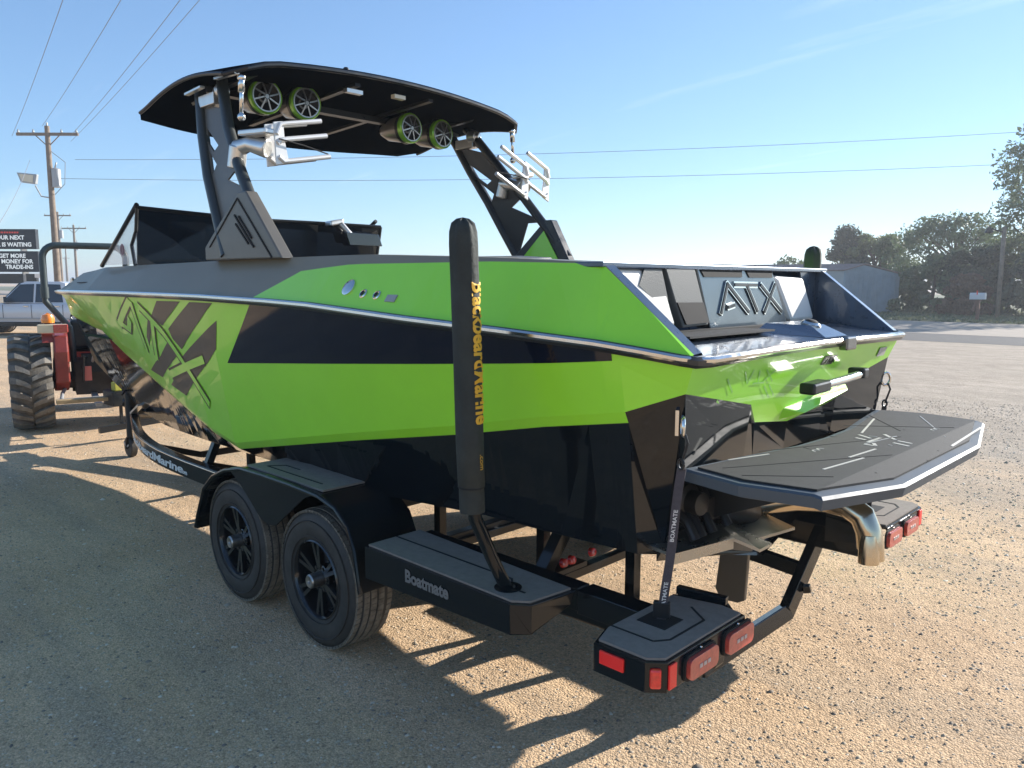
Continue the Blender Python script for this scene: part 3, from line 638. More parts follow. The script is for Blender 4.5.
q.lathe((.33, .68, 1.02), (-1, .1, 0), [(0, .07), (.05, .07), (.06, .05), (.11, .045), (.12, 0)], 20); q.obox((.28, .55, .98), ((1, 0, 0), (0, 1, 0), (0, 0, 1)), (.05, .09, .045)); build('actuator', q, mat('cast_black_actuator', (.03, .03, .03), .4, metal=.4), boat)
build('actuator_label', MB().obox((.226, .52, .985), ((0, 1, 0), (1, 0, 0), (0, 0, 1)), (.032, .002, .012)), WHITE, boat)
q = MB(); q.beam((.34, .75, .83), (.34, -.75, .83), .02, .10); build('transom_plate', q, SATIN, boat)
for s in (1, -1):
    te = (.168, s*.968, 1.385)
    q = MB().obox((te[0], te[1], te[2]), ((1, .55*s, 0), (0, 0, 1), (-.55*s, 1, 0)), (.006, .045, .02)); o = build('tie_down_eye', q, STEEL, boat)
    cc = Vector(te)+Vector((-.03, .012*s, -.012)); build('eye_ring', MB().tube([cc+Vector((.0, .02*sin(t)*s, .034*cos(t)))+Vector((-.016*sin(t), 0, 0)) for t in np.linspace(0, 2*pi, 14)], .007, 8), STEEL, o)
# bow eye and bow cleat
build('bow_eye', MB().tube([(8.0, .1, 1.62), (8.06, .1, 1.60), (8.0, .1, 1.57)], .012, 8), STEEL, boat)
build('bow_cleat', MB().obox((6.9, .86, 1.89), ((1, -.2, -.1), (0, 1, 0), (0, 0, 1)), (.07, .012, .012)).obox((6.9, .86, 1.875), ((1, 0, 0), (0, 1, 0), (0, 0, 1)), (.03, .012, .02)), STEEL, boat, bev=.006)
build('deck_seam', MB().tube([(4.2, 1.16, 1.88), (6.2, 1.03, 1.86)], .004, 6), GROOVE, boat)

# windscreen: dark transverse screen, raked side wings
q = MB()
top_ = [(4.72, 1.05, 2.405), (4.80, .5, 2.392), (4.84, 0, 2.38), (4.78, -.5, 2.38), (4.62, -1.05, 2.367)]
bot_ = [(4.80, 1.04, 1.99), (4.86, .5, 1.99), (4.9, 0, 1.99), (4.84, -.5, 1.99), (4.70, -1.04, 1.99)]
for i in range(4): q.prism([top_[i], top_[i+1], bot_[i+1], bot_[i]], (.012, 0, 0))
ws = build('windscreen', q, TINT, boat, angle=60)
build('screen_frame', MB().tube(top_, .016, 8).tube([top_[-1], bot_[-1]], .014, 8).tube([top_[0], (4.76, 1.05, 2.24), (4.86, 1.05, 2.14), (4.84, 1.04, 1.99)], .014, 8), SATIN, ws)
for s in (1, -1):
    a = [(4.72, s*1.055, 2.41), (5.50, s*1.045, 2.0), (4.80, s*1.045, 2.0)]
    w = build('side_glass', MB().prism(a, (0, -.008*s, 0)), CLEAR, boat)
    build('glass_frame', MB().tube([(4.70, s*1.057, 2.425), (5.52, s*1.047, 1.995)], .017, 8), SATIN, w)
    build('sticker', MB().lathe((5.02, s*1.062, 2.11), (0, s, 0), [(0, .0), (0, .045), (.001, .045), (.001, 0)], 20).lathe((5.02, s*1.066, 2.11), (0, s, 0), [(0, .02), (0, .03), (.001, .03), (.001, .02)], 20), SCREEN, w)
q = MB(); q.prism([(4.55, -.62, 2.30), (4.55, -.98, 2.295), (4.55, -1.02, 2.19), (4.55, -.66, 2.19)], (.1, 0, 0)); build('mirror_pod', q, TINT, boat, bev=.01)
q = MB().box(3.4, 4.7, -.95, -.3, 1.4, 2.0).box(3.6, 4.7, .3, .95, 1.4, 1.98); build('helm_console', q, SATIN, boat, bev=.03)
# dash hump seen behind the guide post
build('seat_back', MB().prism([(1.35, .9, 1.96), (1.35, .3, 1.985), (1.6, .25, 2.0), (1.95, .4, 2.0), (2.1, .9, 1.97)], (0, 0, .012)), GVINYL, boat, bev=.006)

# ------------------------------------------------------------------ tower
for s in (1, -1):
    tw = MB(); F = [(3.61, 1.05, 3.06), (3.58, 1.06, 2.985), (3.50, 1.09, 2.75), (3.40, 1.115, 2.50), (3.27, 1.135, 2.27), (3.14, 1.15, 2.02)]
    A = [(3.35, 1.03, 3.065), (3.31, 1.045, 2.985), (3.20, 1.075, 2.76), (3.03, 1.105, 2.52), (2.87, 1.125, 2.33), (2.80, 1.14, 2.22)]
    F = [(x, s*y, z) for x, y, z in F]; A = [(x, s*y, z) for x, y, z in A]
    if s == -1: F = [(3.66, -1.05, 3.06), (3.60, -1.06, 2.985), (3.45, -1.085, 2.75), (3.27, -1.11, 2.50), (3.12, -1.13, 2.27), (2.95, -1.15, 2.02)]; A = [(3.44, -1.03, 3.075), (3.34, -1.045, 2.99), (3.08, -1.075, 2.72), (2.87, -1.105, 2.50), (2.66, -1.125, 2.27), (2.46, -1.14, 2.05)]
    L1 = build('tower_leg', MB().tube(F, .036, 14), TUBE if s > 0 else SATIN, boat)
    build('tower_leg', MB().tube(A, .034, 14), TUBE if s > 0 else SATIN, boat)
    def st(u, v, A=A, F=F):
        def along(P, t):
            P = P[1:]
            k = min(int(t*(len(P)-1)), len(P)-2); f = t*(len(P)-1)-k; return Vector(P[k]).lerp(Vector(P[k+1]), f)
        return along(F, v).lerp(along(A, v), u)
    outl = [(0, 0), (.5, 0), (1, 0), (1, .25), (1, .5), (1, .75), (1, .93), (.5, .96), (0, .96), (0, .75), (0, .5), (0, .25)]
    holes = [[(.30, .05), (.72, .03), (.92, .11)], [(.14, .19), (.50, .33), (.30, .36), (.10, .28)], [(.12, .34), (.32, .44), (.12, .50)], [(.90, .50), (.94, .66), (.55, .56)], [(.93, .70), (.95, .76), (.25, .92), (.16, .90), (.68, .70)]]
    q = MB(); q.prism([st(*p) for p in outl], (0, -.012*s, 0), holes=[[st(*p) for p in h] for h in holes]); build('tower_web', q, TOWER if s > 0 else SATIN, boat)
    # foot pod
    fx = [(3.37, 2.0), (3.37, 2.075), (2.93, 2.37), (2.84, 2.37), (2.47, 1.995)] if s > 0 else [(3.02, 2.0), (3.0, 2.05), (2.66, 2.33), (2.60, 2.33), (2.40, 1.995)]
    q = MB().prism([(x, s*1.175, z) for x, z in fx], (0, -.075*s, 0)); ft = build('tower_foot', q, TOWER if s > 0 else SATIN, boat, bev=.008)
    if s > 0:
        build('foot_groove', MB().beam((3.30, 1.177, 2.075), (2.93, 1.177, 2.335), .006, .006).beam((2.93, 1.177, 2.335), (2.57, 1.177, 2.0), .008, .008), GROOVE, ft)
        build('foot_slot', MB().beam((2.97, 1.178, 2.245), (2.76, 1.178, 2.06), .008, .010).beam((2.92, 1.178, 2.235), (2.78, 1.178, 2.11), .008, .010).beam((2.96, 1.178, 2.195), (2.82, 1.178, 2.08), .008, .010), GROOVE, ft)
    else:
        build('foot_inlay', MB().prism([(2.93, -1.095, 2.01), (2.66, -1.095, 2.25), (2.50, -1.095, 2.01)], (0, .006, 0)), GREEN, ft)

# canopy: cambered shell with rounded rim
q = MB(); NU, NV = 16, 24; cols = []
def can(u, v):   # u 0 aft .. 1 front ; v -1..1
    w = v; hw = 1.175
    xa = 2.93+.03*w*w-.02; xf = 4.90-.50*abs(w)**2.2
    if abs(w) > .93: e = (abs(w)-.93)/.07; xa += .10*e*e; xf -= .16*e*e
    x = xa+(xf-xa)*u; y = hw*w; z = 3.175-(.085*w*w+.05*max(0, abs(w)-.8)/.2)*(1-.8*u)+.035*sin(pi*min(u*1.1, 1))-.15*u*u
    return x, y, z
T_ = [[can(i/NU, -1+2*j/NV) for j in range(NV+1)] for i in range(NU+1)]
q.loft(T_, sm=True)
B_ = [[(x, y, z-(.055*min(1, 8*min(i/NU, 1-i/NU)+.35))*(1 if 0 < j < NV else .4)) for j, (x, y, z) in enumerate(r)] for i, r in enumerate(T_)]
q.loft(B_, sm=True)
for i in range(NU):
    for j in (0, NV): q.add([T_[i][j], T_[i+1][j], B_[i+1][j], B_[i][j]], [(0, 1, 2, 3)])
for j in range(NV):
    for i in (0, NU): q.add([T_[i][j], T_[i][j+1], B_[i][j+1], B_[i][j]], [(0, 1, 2, 3)])
canopy = build('canopy', q, CANOPY, boat, angle=40)
build('canopy_edge_trim', MB().tube([(x, y, z-.02) for x, y, z in T_[0]], .014, 8).tube([(r[0][0], r[0][1], r[0][2]-.015) for r in T_], .011, 8).tube([(r[-1][0], r[-1][1], r[-1][2]-.015) for r in T_], .011, 8), SATIN, canopy)
q = MB()
for y in (.9, .3, -.3, -.9): q.beam((3.0, y, 3.11), (4.4, y, 3.05), .04, .02)
q.beam((3.62, 1.08, 3.06), (3.62, -1.08, 3.06), .07, .04); build('canopy_frame', q, SATIN, canopy)
build('edge_strip', MB().beam((2.98, 1.12, 3.03), (3.22, 1.13, 3.035), .03, .012), ALU, canopy)
build('edge_strip', MB().beam((3.40, 1.13, 3.02), (3.62, 1.13, 3.01), .03, .012), ALU, canopy)
build('under_light', MB().obox((3.05, .30, 3.075), ((0, 1, 0), (1, 0, 0), (0, 0, 1)), (.06, .02, .012)), ALU, canopy)
build('under_light', MB().obox((3.0, -.02, 3.085), ((0, 1, 0), (1, 0, 0), (0, 0, 1)), (.045, .02, .012)), LENSW, canopy)
nvl = build('navigation_light', MB().ball((2.95, .42, 3.165), .022, 10), SATIN, canopy)
for s in (1, -1):
    st_ = build('gas_strut', MB().tube([(2.99, s*1.09, 3.02), (2.99, s*1.10, 2.80)], .012, 10).tube([(2.99, s*1.09, 3.03), (2.99, s*1.095, 2.93)], .019, 10), STEEL, boat)
    build('strut_joint', MB().ball((2.99, s*1.09, 3.01), .026, 10).ball((2.99, s*1.10, 2.795), .024, 10), STEEL, st_)
    build('top_clamp', MB().lathe((3.40, s*1.02, 3.005), (-1, .3*s, 0), [(0, 0), (0, .045), (.07, .045), (.075, .03), (.1, .026), (.1, 0)], 18).obox((3.45, s*1.05, 2.96), ((1, 0, 0), (0, 1, 0), (0, 0, 1)), (.10, .04, .035)), ALU, boat, bev=.004)

# tower speakers
def speaker(y, z, s):
    c = Vector((3.40, y, z)); ax = Vector((-1, .06*s, -.04)).normalized()
    b = build('tower_speaker', MB().lathe(c, ax, [(-.32, 0), (-.30, .04), (-.22, .078), (-.08, .098), (-.04, .102), (-.04, .09), (-.02, .0)], 28), mat('speaker_pod_grey', (.20, .18, .155), .35, metal=.5, coat=.5), boat)
    build('ring', MB().lathe(c, ax, [(-.045, .098), (-.04, .108), (.012, .108), (.02, .100), (.012, .092), (-.03, .092)], 32, close=True), GREENRING, b)
    q = MB(); q.lathe(c, ax, [(.014, .098), (.022, .094), (.022, .086), (.014, .084)], 32, close=True)
    u = ax.orthogonal().normalized(); w = ax.cross(u)
    for k in range(8):
        a = 2*pi*k/8+.2; r0 = u*cos(a)+w*sin(a); r1 = u*cos(a+.12)+w*sin(a+.12); q.beam(c+ax*.026+r0*.018, c+ax*.018+r1*.09, .009, .007, up=ax)
    q.lathe(c, ax, [(.014, .016), (.028, .014), (.028, 0)], 16); build('grille', q, mat('dark_chrome_grille', (.34, .34, .33), .3, metal=.9), b)
    build('cone', MB().lathe(c, ax, [(.0, .09), (-.03, .03), (-.01, 0)], 24), MESHG, b)
    build('speaker_bracket', MB().tube([c+Vector((.12, 0, .09)), c+Vector((.05, 0, .13)), (3.42, y, 3.07)], .016, 8).lathe(c+Vector((.02, 0, 0)), ax, [(-.03, .104), (-.03, .110), (.0, .110), (0, .104)], 28, close=True), SATIN, b)
for y, z, s in ((.722, 3.030, 1), (.437, 3.035, 1), (-.433, 2.995, -1), (-.737, 2.992, -1)): speaker(y, z, s)

# board racks: cast arm clamped to the aft leg, forked aluminium fingers pointing inboard
def rack(s, tilt):
    off = Vector((.10, 0, 0)) if s > 0 else Vector((.03, -.26, .01))
    root = Vector((2.83, s*.97, 2.62)) if s > 0 else Vector((2.68, s*.93, 2.56))
    rk = build('board_rack', MB().tube([(3.08, s*1.09, 2.63), root+Vector((.16, s*.09, .03)), root+Vector((.06, s*.03, .0))], [.05, .042, .055], 14).lathe((3.08, s*1.09, 2.58), (.3, 0, -1), [(-.07, .0), (-.07, .05), (.06, .052), (.06, 0)], 18).obox(root+Vector((.10, s*.06, .09)), ((1, .35*s, 0), (0, 1, 0), (0, 0, 1)), (.10, .05, .016)), ALU, boat, bev=.008)
    up = Vector((0, s*.08, 1)).normalized(); inn = Vector((0, -s, tilt)).normalized()
    for dx in (0, 1):
        base = root+off*dx; pts = []
        for zz, L in ((.13, .30), (.045, .33), (-.075, .34)):
            a = base+up*zz; L2 = L if dx == 0 else L-.04
            if dx and zz == .045 and s > 0: continue
            P = [base+up*(zz*.6)+inn*-.0, a+inn*.03, a+inn*.07, a+inn*L2]
            build('rack_finger', MB().tube(P, .0145, 10), ALUW, rk)
        build('rack_plate', MB().prism([base+up*.145+inn*-.01, base+up*.145+inn*.05, base+up*.03+inn*.05, base+up*-.06+inn*.06, base+up*-.09+inn*.05, base+up*-.09+inn*-.02], (.012, 0, 0)), ALUW, rk, bev=.003)
    build('rack_bungee', MB().tube([root+up*.05+Vector((-.02, 0, 0)), root+inn*.16+Vector((-.02, 0, .0)), root+inn*.33-up*.06], .004, 6), GROOVE, rk)
rack(1, .20); rack(-1, .44)

# ------------------------------------------------------------------ trailer
tl = thing('boat_trailer', (3.2, 0, 0), 'gloss black tandem axle boat trailer with padded steps and guide posts under the boat', 'trailer')
FRM = [(.06, .80), (1.6, .84), (3.4, .885), (4.4, .885), (5.0, .86), (5.5, .79), (6.0, .665), (6.5, .50), (7.0, .33), (7.45, .16), (7.75, .07)]
FRM = FRM[:3]+[(lambda t: (float(np.interp(t, [4.4, 8], [4.4, 8])), float(np.interp(t, [4.4, 4.7, 5.0, 5.25, 5.5, 5.75, 6.0, 6.25, 6.5, 6.75, 7.0, 7.25, 7.45, 7.6, 7.75], [.885, .878, .86, .832, .79, .735, .668, .59, .505, .42, .335, .245, .17, .12, .07]))))(t) for t in (4.4, 4.6, 4.8, 5.0, 5.2, 5.4, 5.6, 5.8, 6.0, 6.2, 6.4, 6.6, 6.8, 7.0, 7.2, 7.4, 7.6, 7.75)]
def rail_rows(s, z0=.41, z1=.545, w=.075):
    R = []
    for i, (x, y) in enumerate(FRM):
        p0 = Vector(FRM[max(i-1, 0)]); p1 = Vector(FRM[min(i+1, len(FRM)-1)]); t = (p1-p0).normalized(); n = Vector((-t.y, t.x))
        a = Vector((x, y))+n*w/2; b = Vector((x, y))-n*w/2
        zz = interp(x, [0, 3.4, 8], [.045, .01, 0])
        R.append([(a.x, a.y*s, z0+zz), (a.x, a.y*s, z1+zz), (b.x, b.y*s, z1+zz), (b.x, b.y*s, z0+zz)])
    return R
for s in (1, -1):
    R = rail_rows(s); q = MB().loft(R, closed=True); q.poly(R[0]); q.poly(R[-1]); fr = build('frame_rail', q, TRAIL, tl, bev=.008, angle=50)
    if s > 0:
        # lettering that follows the curved tongue
        def pos(sv, h):
            X, Y = [], []; P = [R_[0] for R_ in R][2:]; cum = [0]
            for a, b in zip(P[:-1], P[1:]): cum.append(cum[-1]+math.dist(a[:2], b[:2]))
            k = max(0, min(len(P)-2, next((i for i in range(len(cum)-1) if cum[i+1] > sv), len(P)-2))); f = (sv-cum[k])/(cum[k+1]-cum[k])
            a, b = Vector(P[k]), Vector(P[k+1]); p = a.lerp(b, f); d = (b-a).normalized(); n = Vector((-d.y, d.x, 0))
            return tuple(p+n*.003+Vector((0, 0, h)))
        def ltx(txt, s0, size, m, name, **k):
            q = text_mb(txt, size, fn=lambda x, y: pos(s0-x, .028+y), **k); build(name, q, m, fr, fix=False)
        ltx('BlackbeardMarine', 2.72, .088, WHITE, 'tongue_lettering', bold=.003, sx=2.75, shear=.05, space=.95)
        ltx('.com', 1.12, .045, WHITE, 'tongue_lettering', bold=.002, sx=1.5)
build('frame_stripe', MB().tube([(R_[0][0], R_[0][1]+.002, R_[0][2]+.123) for R_ in rail_rows(1)], .004, 6), STEEL, tl)
# cross members: dropped V members
def cross(x, zlow=.33, xr=0, n='cross_member'):
    q = MB(); P = [(x, -.84, .53), (x+.0, -.45, zlow), (x, .45, zlow), (x, .84, .53)]
    for a, b in zip(P[:-1], P[1:]): q.beam(a, b, .05, .05)
    return build(n, q, TRAIL, tl, bev=.004)
for x in (1.25, 2.05, 2.95, 4.3, 5.2): cross(x, .34 if x < 4 else .40)
# rear member: steep flat-bar drops to a low bar
q = MB()
for s in (1, -1):
    q.beam((.36, s*.42, .20), (.36, s*.80, .54), .05, .10); q.beam((.37, s*.62, .36), (1.25, s*.62, .44), .04, .08)
    q.beam((.335, s*.55, .29), (.30, s*.56, .30), .04, .04)
q.beam((.36, -.43, .20), (.36, .43, .20), .05, .08, up=(.3, 0, 1)); build('rear_member', q, TRAIL, tl, bev=.005)
# bunks with carpet and posts
for s in (1, -1):
    build('bunk', MB().beam((.5, s*.42, .70), (5.2, s*.42, .60), .11, .045, up=(0, -.3*s, 1)), mat('black_bunk_carpet', (.012, .012, .012), .95, bump=.4, bscale=200), tl)
    for x in (.7, 1.25, 2.05, 2.95, 4.3): build('bunk_post', MB().beam((x, s*.46, .38), (x, s*.46, .66), .05, .05, up=(1, 0, 0)), TRAIL, tl)
    for A_, B_2, w_ in (((4.25, s*.84, .5), (4.2, s*.74, .78), .05), ((2.15, s*.82, .55), (2.1, s*.7, .84), .05), ((.95, s*.82, .55), (.92, s*.66, .80), .06)):
        build('bunk_post', MB().beam(A_, B_2, w_, w_, up=(1, 0, 0)), TRAIL, tl)
# axles
for x in (2.0893, 2.954):
    build('axle', MB().beam((x, -1.1, .36), (x, 1.1, .36), .07, .07), SATIN, tl, bev=.006)
for s in (1, -1): build('keel_pad', MB().obox((1.12, .45*s, .47), ((0, 1, 0), (1, 0, 0), (0, 0, 1)), (.12, .05, .012)), SATIN, tl)
for y in (.52, .46, .30): build('red_reflection_stud', MB().lathe((1.07, y, .52), (-1, 0, .3), [(0, 0), (0, .024), (.02, .02), (.024, 0)], 14), REDL, tl)  # red studs added to imitate red reflections in the glossy frame under the hull

# wheels: tyre, rim with six twin spokes, hub
def wheel():
    root = bpy.data.objects.new('wheel', None); COL.objects.link(root)
    H = .118; prof = [(-H+.01, .205), (-H, .235), (-H-.004, .29), (-H+.012, .335), (-H+.03, .352), (-.07, .36), (.07, .36), (H-.03, .352), (H-.012, .335), (H+.004, .29), (H, .235), (H-.01, .205)]
    q = MB().lathe((0, 0, 0), (0, 1, 0), prof, 64, 0); q.lathe((0, 0, 0), (0, 1, 0), [(H-.002, .222), (H+.004, .224), (H+.004, .228), (H-.002, .23)], 64, 0)
    q.lathe((0, 0, 0), (0, 1, 0), [(H+.0, .300), (H+.006, .302), (H+.006, .306), (H-.003, .308)], 64, 0)
    ty_ = build('tyre', q, RUB, root, False)
    q = MB(); n = 72
    for b, (y0, y1) in enumerate(((-.10, -.062), (-.052, -.018), (-.008, .026), (.036, .066), (.076, .104))):
        for k in range(n):
            a0 = 2*pi*(k+.5*(b % 2))/n; a1 = a0+2*pi/n*(.93 if b in (1, 2, 3) else .80); sk_ = .012 if b in (0, 4) else .004
            r = .3635 if b in (1, 2, 3) else .3585; ri = .345
            c = [(y0, a0), (y1, a0+sk_), (y1, a1+sk_), (y0, a1)]
            vs = [(rr*cos(a), y, rr*sin(a)) for rr in (ri, r) for y, a in c]
            q.add(vs, [(4, 5, 6, 7), (0, 1, 5, 4), (1, 2, 6, 5), (2, 3, 7, 6), (3, 0, 4, 7)], 0)
    q.lathe((0, 0, 0), (0, 1, 0), [(-.108, .350), (-.07, .3575), (.07, .3575), (.108, .350)], 64)
    tr_ = build('tread', q, RUBD, ty_, False, fix=False); tag(tr_, kind='stuff')
    q = MB().lathe((0, 0, 0), (0, 1, 0), [(.112, .207), (.118, .200), (.10, .19), (.03, .185), (-.10, .195), (-.11, .206)], 48)
    q.lathe((0, 0, 0), (0, 1, 0), [(.045, .0), (.045, .05), (.02, .19), (-.03, .19)], 32)
    for k in range(6):
        a = 2*pi*k/6+.3
        for da in (-.13, .13):
            A = Vector((cos(a+da*.6)*.055, .075, sin(a+da*.6)*.055)); B = Vector((cos(a+da)*.192, .088, sin(a+da)*.192)); q.beam(A, B, .020, .028, up=(0, 1, 0))
        q.lathe((cos(a+pi/6)*.06, .07, sin(a+pi/6)*.06), (0, 1, 0), [(0, .011), (.018, .011), (.02, 0)], 8)
    q.lathe((0, 0, 0), (0, 1, 0), [(.04, .075), (.08, .075), (.084, .068), (.084, 0)], 24)
    rm = build('rim', q, RIM, root, False, angle=40)
    build('hub', MB().lathe((0, 0, 0), (0, 1, 0), [(.08, .040), (.145, .036), (.152, .030), (.150, .016), (.140, .012), (.14, 0)], 24), HUBM, root, False)
    return root
w0 = wheel(); first = True
def dup(o, par=None):
    c = o.copy(); COL.objects.link(c); c.parent = par
    for ch in list(o.children): dup(ch, c)
    return c
for x, s in ((2.0893, 1), (2.954, 1), (2.0893, -1), (2.954, -1)):
    w = w0 if first else dup(w0); first = False
    w.parent = tl; w.location = Vector((x, s*(1.269-.118), .362))-wloc(tl); w.rotation_euler = (0, random.random()*6, 0 if s > 0 else pi)
# fenders
for s in (1, -1):
    PR = [(3.40, .36), (3.365, .44), (3.26, .63), (3.13, .73), (2.97, .795), (2.78, .836), (2.52, .842), (2.25, .842), (1.98, .834), (1.83, .80), (1.73, .73), (1.68, .63), (1.64, .43)]
    Yo, Yi = 1.30*s, .93*s; q = MB()
    q.loft([[(x, Yo, z), (x, Yi, z)] for x, z in PR])
    PRi = [(x-(.012 if x > 2.5 else -.012)*(1 if z < .8 else .2), z-.012) for x, z in PR]
    q.loft([[(x, Yo, z), (x, Yi, z)] for x, z in PRi]); q.loft([[(a[0], Yo, a[1]), (b[0], Yo, b[1])] for a, b in zip(PR, PRi)])
    fd = build('fender', q, TRAIL, tl, angle=28)
    # outer skirt dipping between the wheels, inner wall
    sk1 = [(2.96, .792), (2.78, .831), (2.52, .837), (2.25, .837), (2.02, .831), (2.15, .78), (2.32, .66), (2.44, .575), (2.52, .56), (2.60, .575), (2.72, .66), (2.86, .75)]
    build('fender_skirt', MB().prism([(x, 1.283*s, z) for x, z in sk1], (0, -.01*s, 0)), TRAIL, fd)
    q = MB().prism([(x, .94*s, z-.004) for x, z in PR]+[(1.9, .94*s, .42), (3.2, .94*s, .42)], (0, -.008*s, 0)); build('inner_wall', q, TRAIL, fd)
    build('fender_lip', MB().tube([(x, 1.302*s, z-.004) for x, z in PR], .012, 8), TRAIL, fd)
    pd_ = build('step_pad', MB().prism([(2.77, 1.262*s, .840), (2.77, 1.0*s, .840), (2.0, 1.0*s, .838), (2.0, 1.262*s, .838)], (0, 0, .010)), PAD, fd)
    build('pad_groove', MB().beam((2.66, 1.20*s, .851), (2.1, 1.20*s, .850), .008, .003).beam((2.66, 1.20*s, .851), (2.60, 1.12*s, .851), .008, .003).beam((2.60, 1.12*s, .851), (2.45, 1.12*s, .850), .008, .003), GROOVE, pd_)

# padded side steps between fender and rear boxes
for s in (1, -1):
    T = [(1.60, 1.30), (.665, 1.30), (.60, 1.25), (.575, 1.02), (1.60, .97)]; q = MB()
    q.prism([(x, s*y, .668) for x, y in T], (0, 0, -.012)); q.prism([(1.60, 1.30*s, .662), (.665, 1.30*s, .662), (.665, 1.30*s, .545), (1.60, 1.30*s, .515)], (0, -.008*s, 0))
    q.prism([(.665, 1.30*s, .662), (.60, 1.25*s, .662), (.60, 1.25*s, .55), (.665, 1.30*s, .545)], (.006, -.008*s, 0)); q.prism([(.60, 1.25*s, .662), (.575, 1.02*s, .662), (.60, 1.02*s, .60), (.60, 1.25*s, .55)], (.008, 0, 0))
    q.box(.6, 1.6, min(.90*s, .98*s), max(.90*s, .98*s), .56, .655)
    sb = build('side_step', q, TRAIL, tl, bev=.003)
    pd_ = build('step_pad', MB().prism([(x, s*y, .669) for x, y in inset([(1.60, 1.30), (.665, 1.30), (.60, 1.25), (.575, 1.02), (1.60, .97)], .014)], (0, 0, .008)), PAD, sb)
    build('pad_groove', MB().beam((1.58, 1.13*s, .679), (.82, 1.13*s, .679), .009, .002).beam((.82, 1.13*s, .679), (.75, 1.20*s, .679), .009, .002).beam((.75, 1.20*s, .679), (.68, 1.20*s, .679), .009, .002), GROOVE, pd_)
    if s > 0:
        q = text_mb('Boatmate', .115, bold=.005, sx=1.0, shear=0, fn=lambda x, y: (1.30-x*.64, 1.303, .585+y*.66)); build('step_lettering', q, mat('dim_lettering', (.17, .165, .155), .5), sb, fix=False)
# connecting rail and dark bracket between step and rear box
for s in (1, -1): build('step_bracket', MB().beam((.60, s*.93, .60), (.24, s*.93, .60), .10, .10), TRAIL, tl, bev=.004)

# rear light boxes with padded tops
for s in (1, -1):
    T = [(.30, 1.19), (.262, 1.298), (.054, 1.298), (0, 1.25), (0, .735), (.10, .71), (.30, .75)]
    q = MB(); q.prism([(x, s*y, .653) for x, y in T], (0, 0, -.012))
    W_ = T[:5]
    for a, b in zip(W_[:-1], W_[1:]): q.prism([(a[0], s*a[1], .645), (b[0], s*b[1], .645), (b[0], s*b[1], .548), (a[0], s*a[1], .548)], (.006, -.004*s, 0))
    q.prism([(.30, .70*s, .655), (.12, .66*s, .655), (.02, .70*s, .60), (.02, .70*s, .56), (.30, .70*s, .52)], (0, .02*s, .0)); q.beam((.30, .72*s, .665), (.10, .69*s, .665), .03, .03)
    rb = build('light_box', q, TRAIL, tl, bev=.003)
    pd_ = build('step_pad', MB().prism([(x, s*y, .654) for x, y in inset([(.30, 1.19), (.262, 1.298), (.054, 1.298), (0, 1.25), (0, .735), (.10, .72), (.30, .77)], .013)], (0, 0, .008)), PAD, rb)
    build('pad_groove', MB().beam((.285, 1.17*s, .663), (.11, 1.17*s, .663), .008, .002).beam((.11, 1.17*s, .663), (.075, 1.12*s, .663), .008, .002).beam((.075, 1.12*s, .663), (.075, .90*s, .663), .008, .002).beam((.075, .90*s, .663), (.17, .83*s, .663), .008, .002), GROOVE, pd_)
    build('strap_slot', MB().box(.13, .25, min(.95*s, 1.07*s), max(.95*s, 1.07*s), .662, .664), GROOVE, pd_)
    build('side_reflector', MB().obox((.185, 1.302*s, .612), ((1, 0, 0), (0, 0, 1), (0, 1, 0)), (.050, .024, .005)), REFL, rb, bev=.003)
    c = Vector((.027, 1.277*s, .600)); nn = Vector((-.66, .75*s, 0)); tt = Vector((.75, .66*s, 0))
    build('marker_light', MB().obox(c, (tt, (0, 0, 1), nn), (.019, .034, .012)), REDL, rb, bev=.008)
    build('end_reflector', MB().obox((-.004, 1.225*s, .600), ((0, 1, 0), (0, 0, 1), (1, 0, 0)), (.021, .042, .004)), REFL, rb, bev=.002)
    for y in (1.055, .80):
        q = MB(); hw, hh, cr = .092, .038, .022
        ring = [(sx*(hw-cr)+cr*cos(a), sy*(hh-cr)+cr*sin(a)) for sx, sy, a0 in ((1, -1, -pi/2), (1, 1, 0), (-1, 1, pi/2), (-1, -1, pi)) for a in np.linspace(a0, a0+pi/2, 5)]
        z0 = .592
        tlp = build('tail_light', MB().prism([(-.004, s*y+a, z0+b) for a, b in ring], (-.020, 0, 0)), REDLD, rb, bev=.005)
        build('light_gasket', MB().prism([(0, s*y+a*1.09, z0+b*1.22) for a, b in ring], (-.008, 0, 0)), GROOVE, tlp)
        q = MB()
        for k in (-1, 0, 1): q.obox((-.0250, s*y+k*.026, z0), ((0, 1, 0), (0, 0, 1), (1, 0, 0)), (.009, .007, .001))
        build('light_mark', q, mat('pale_lens_print', (.5, .42, .38), .5), tlp)
        build('screw_head', MB().lathe((-.006, s*y, .643), (-1, 0, 0), [(0, .005), (.004, .004), (.004, 0)], 8), STEEL, rb)
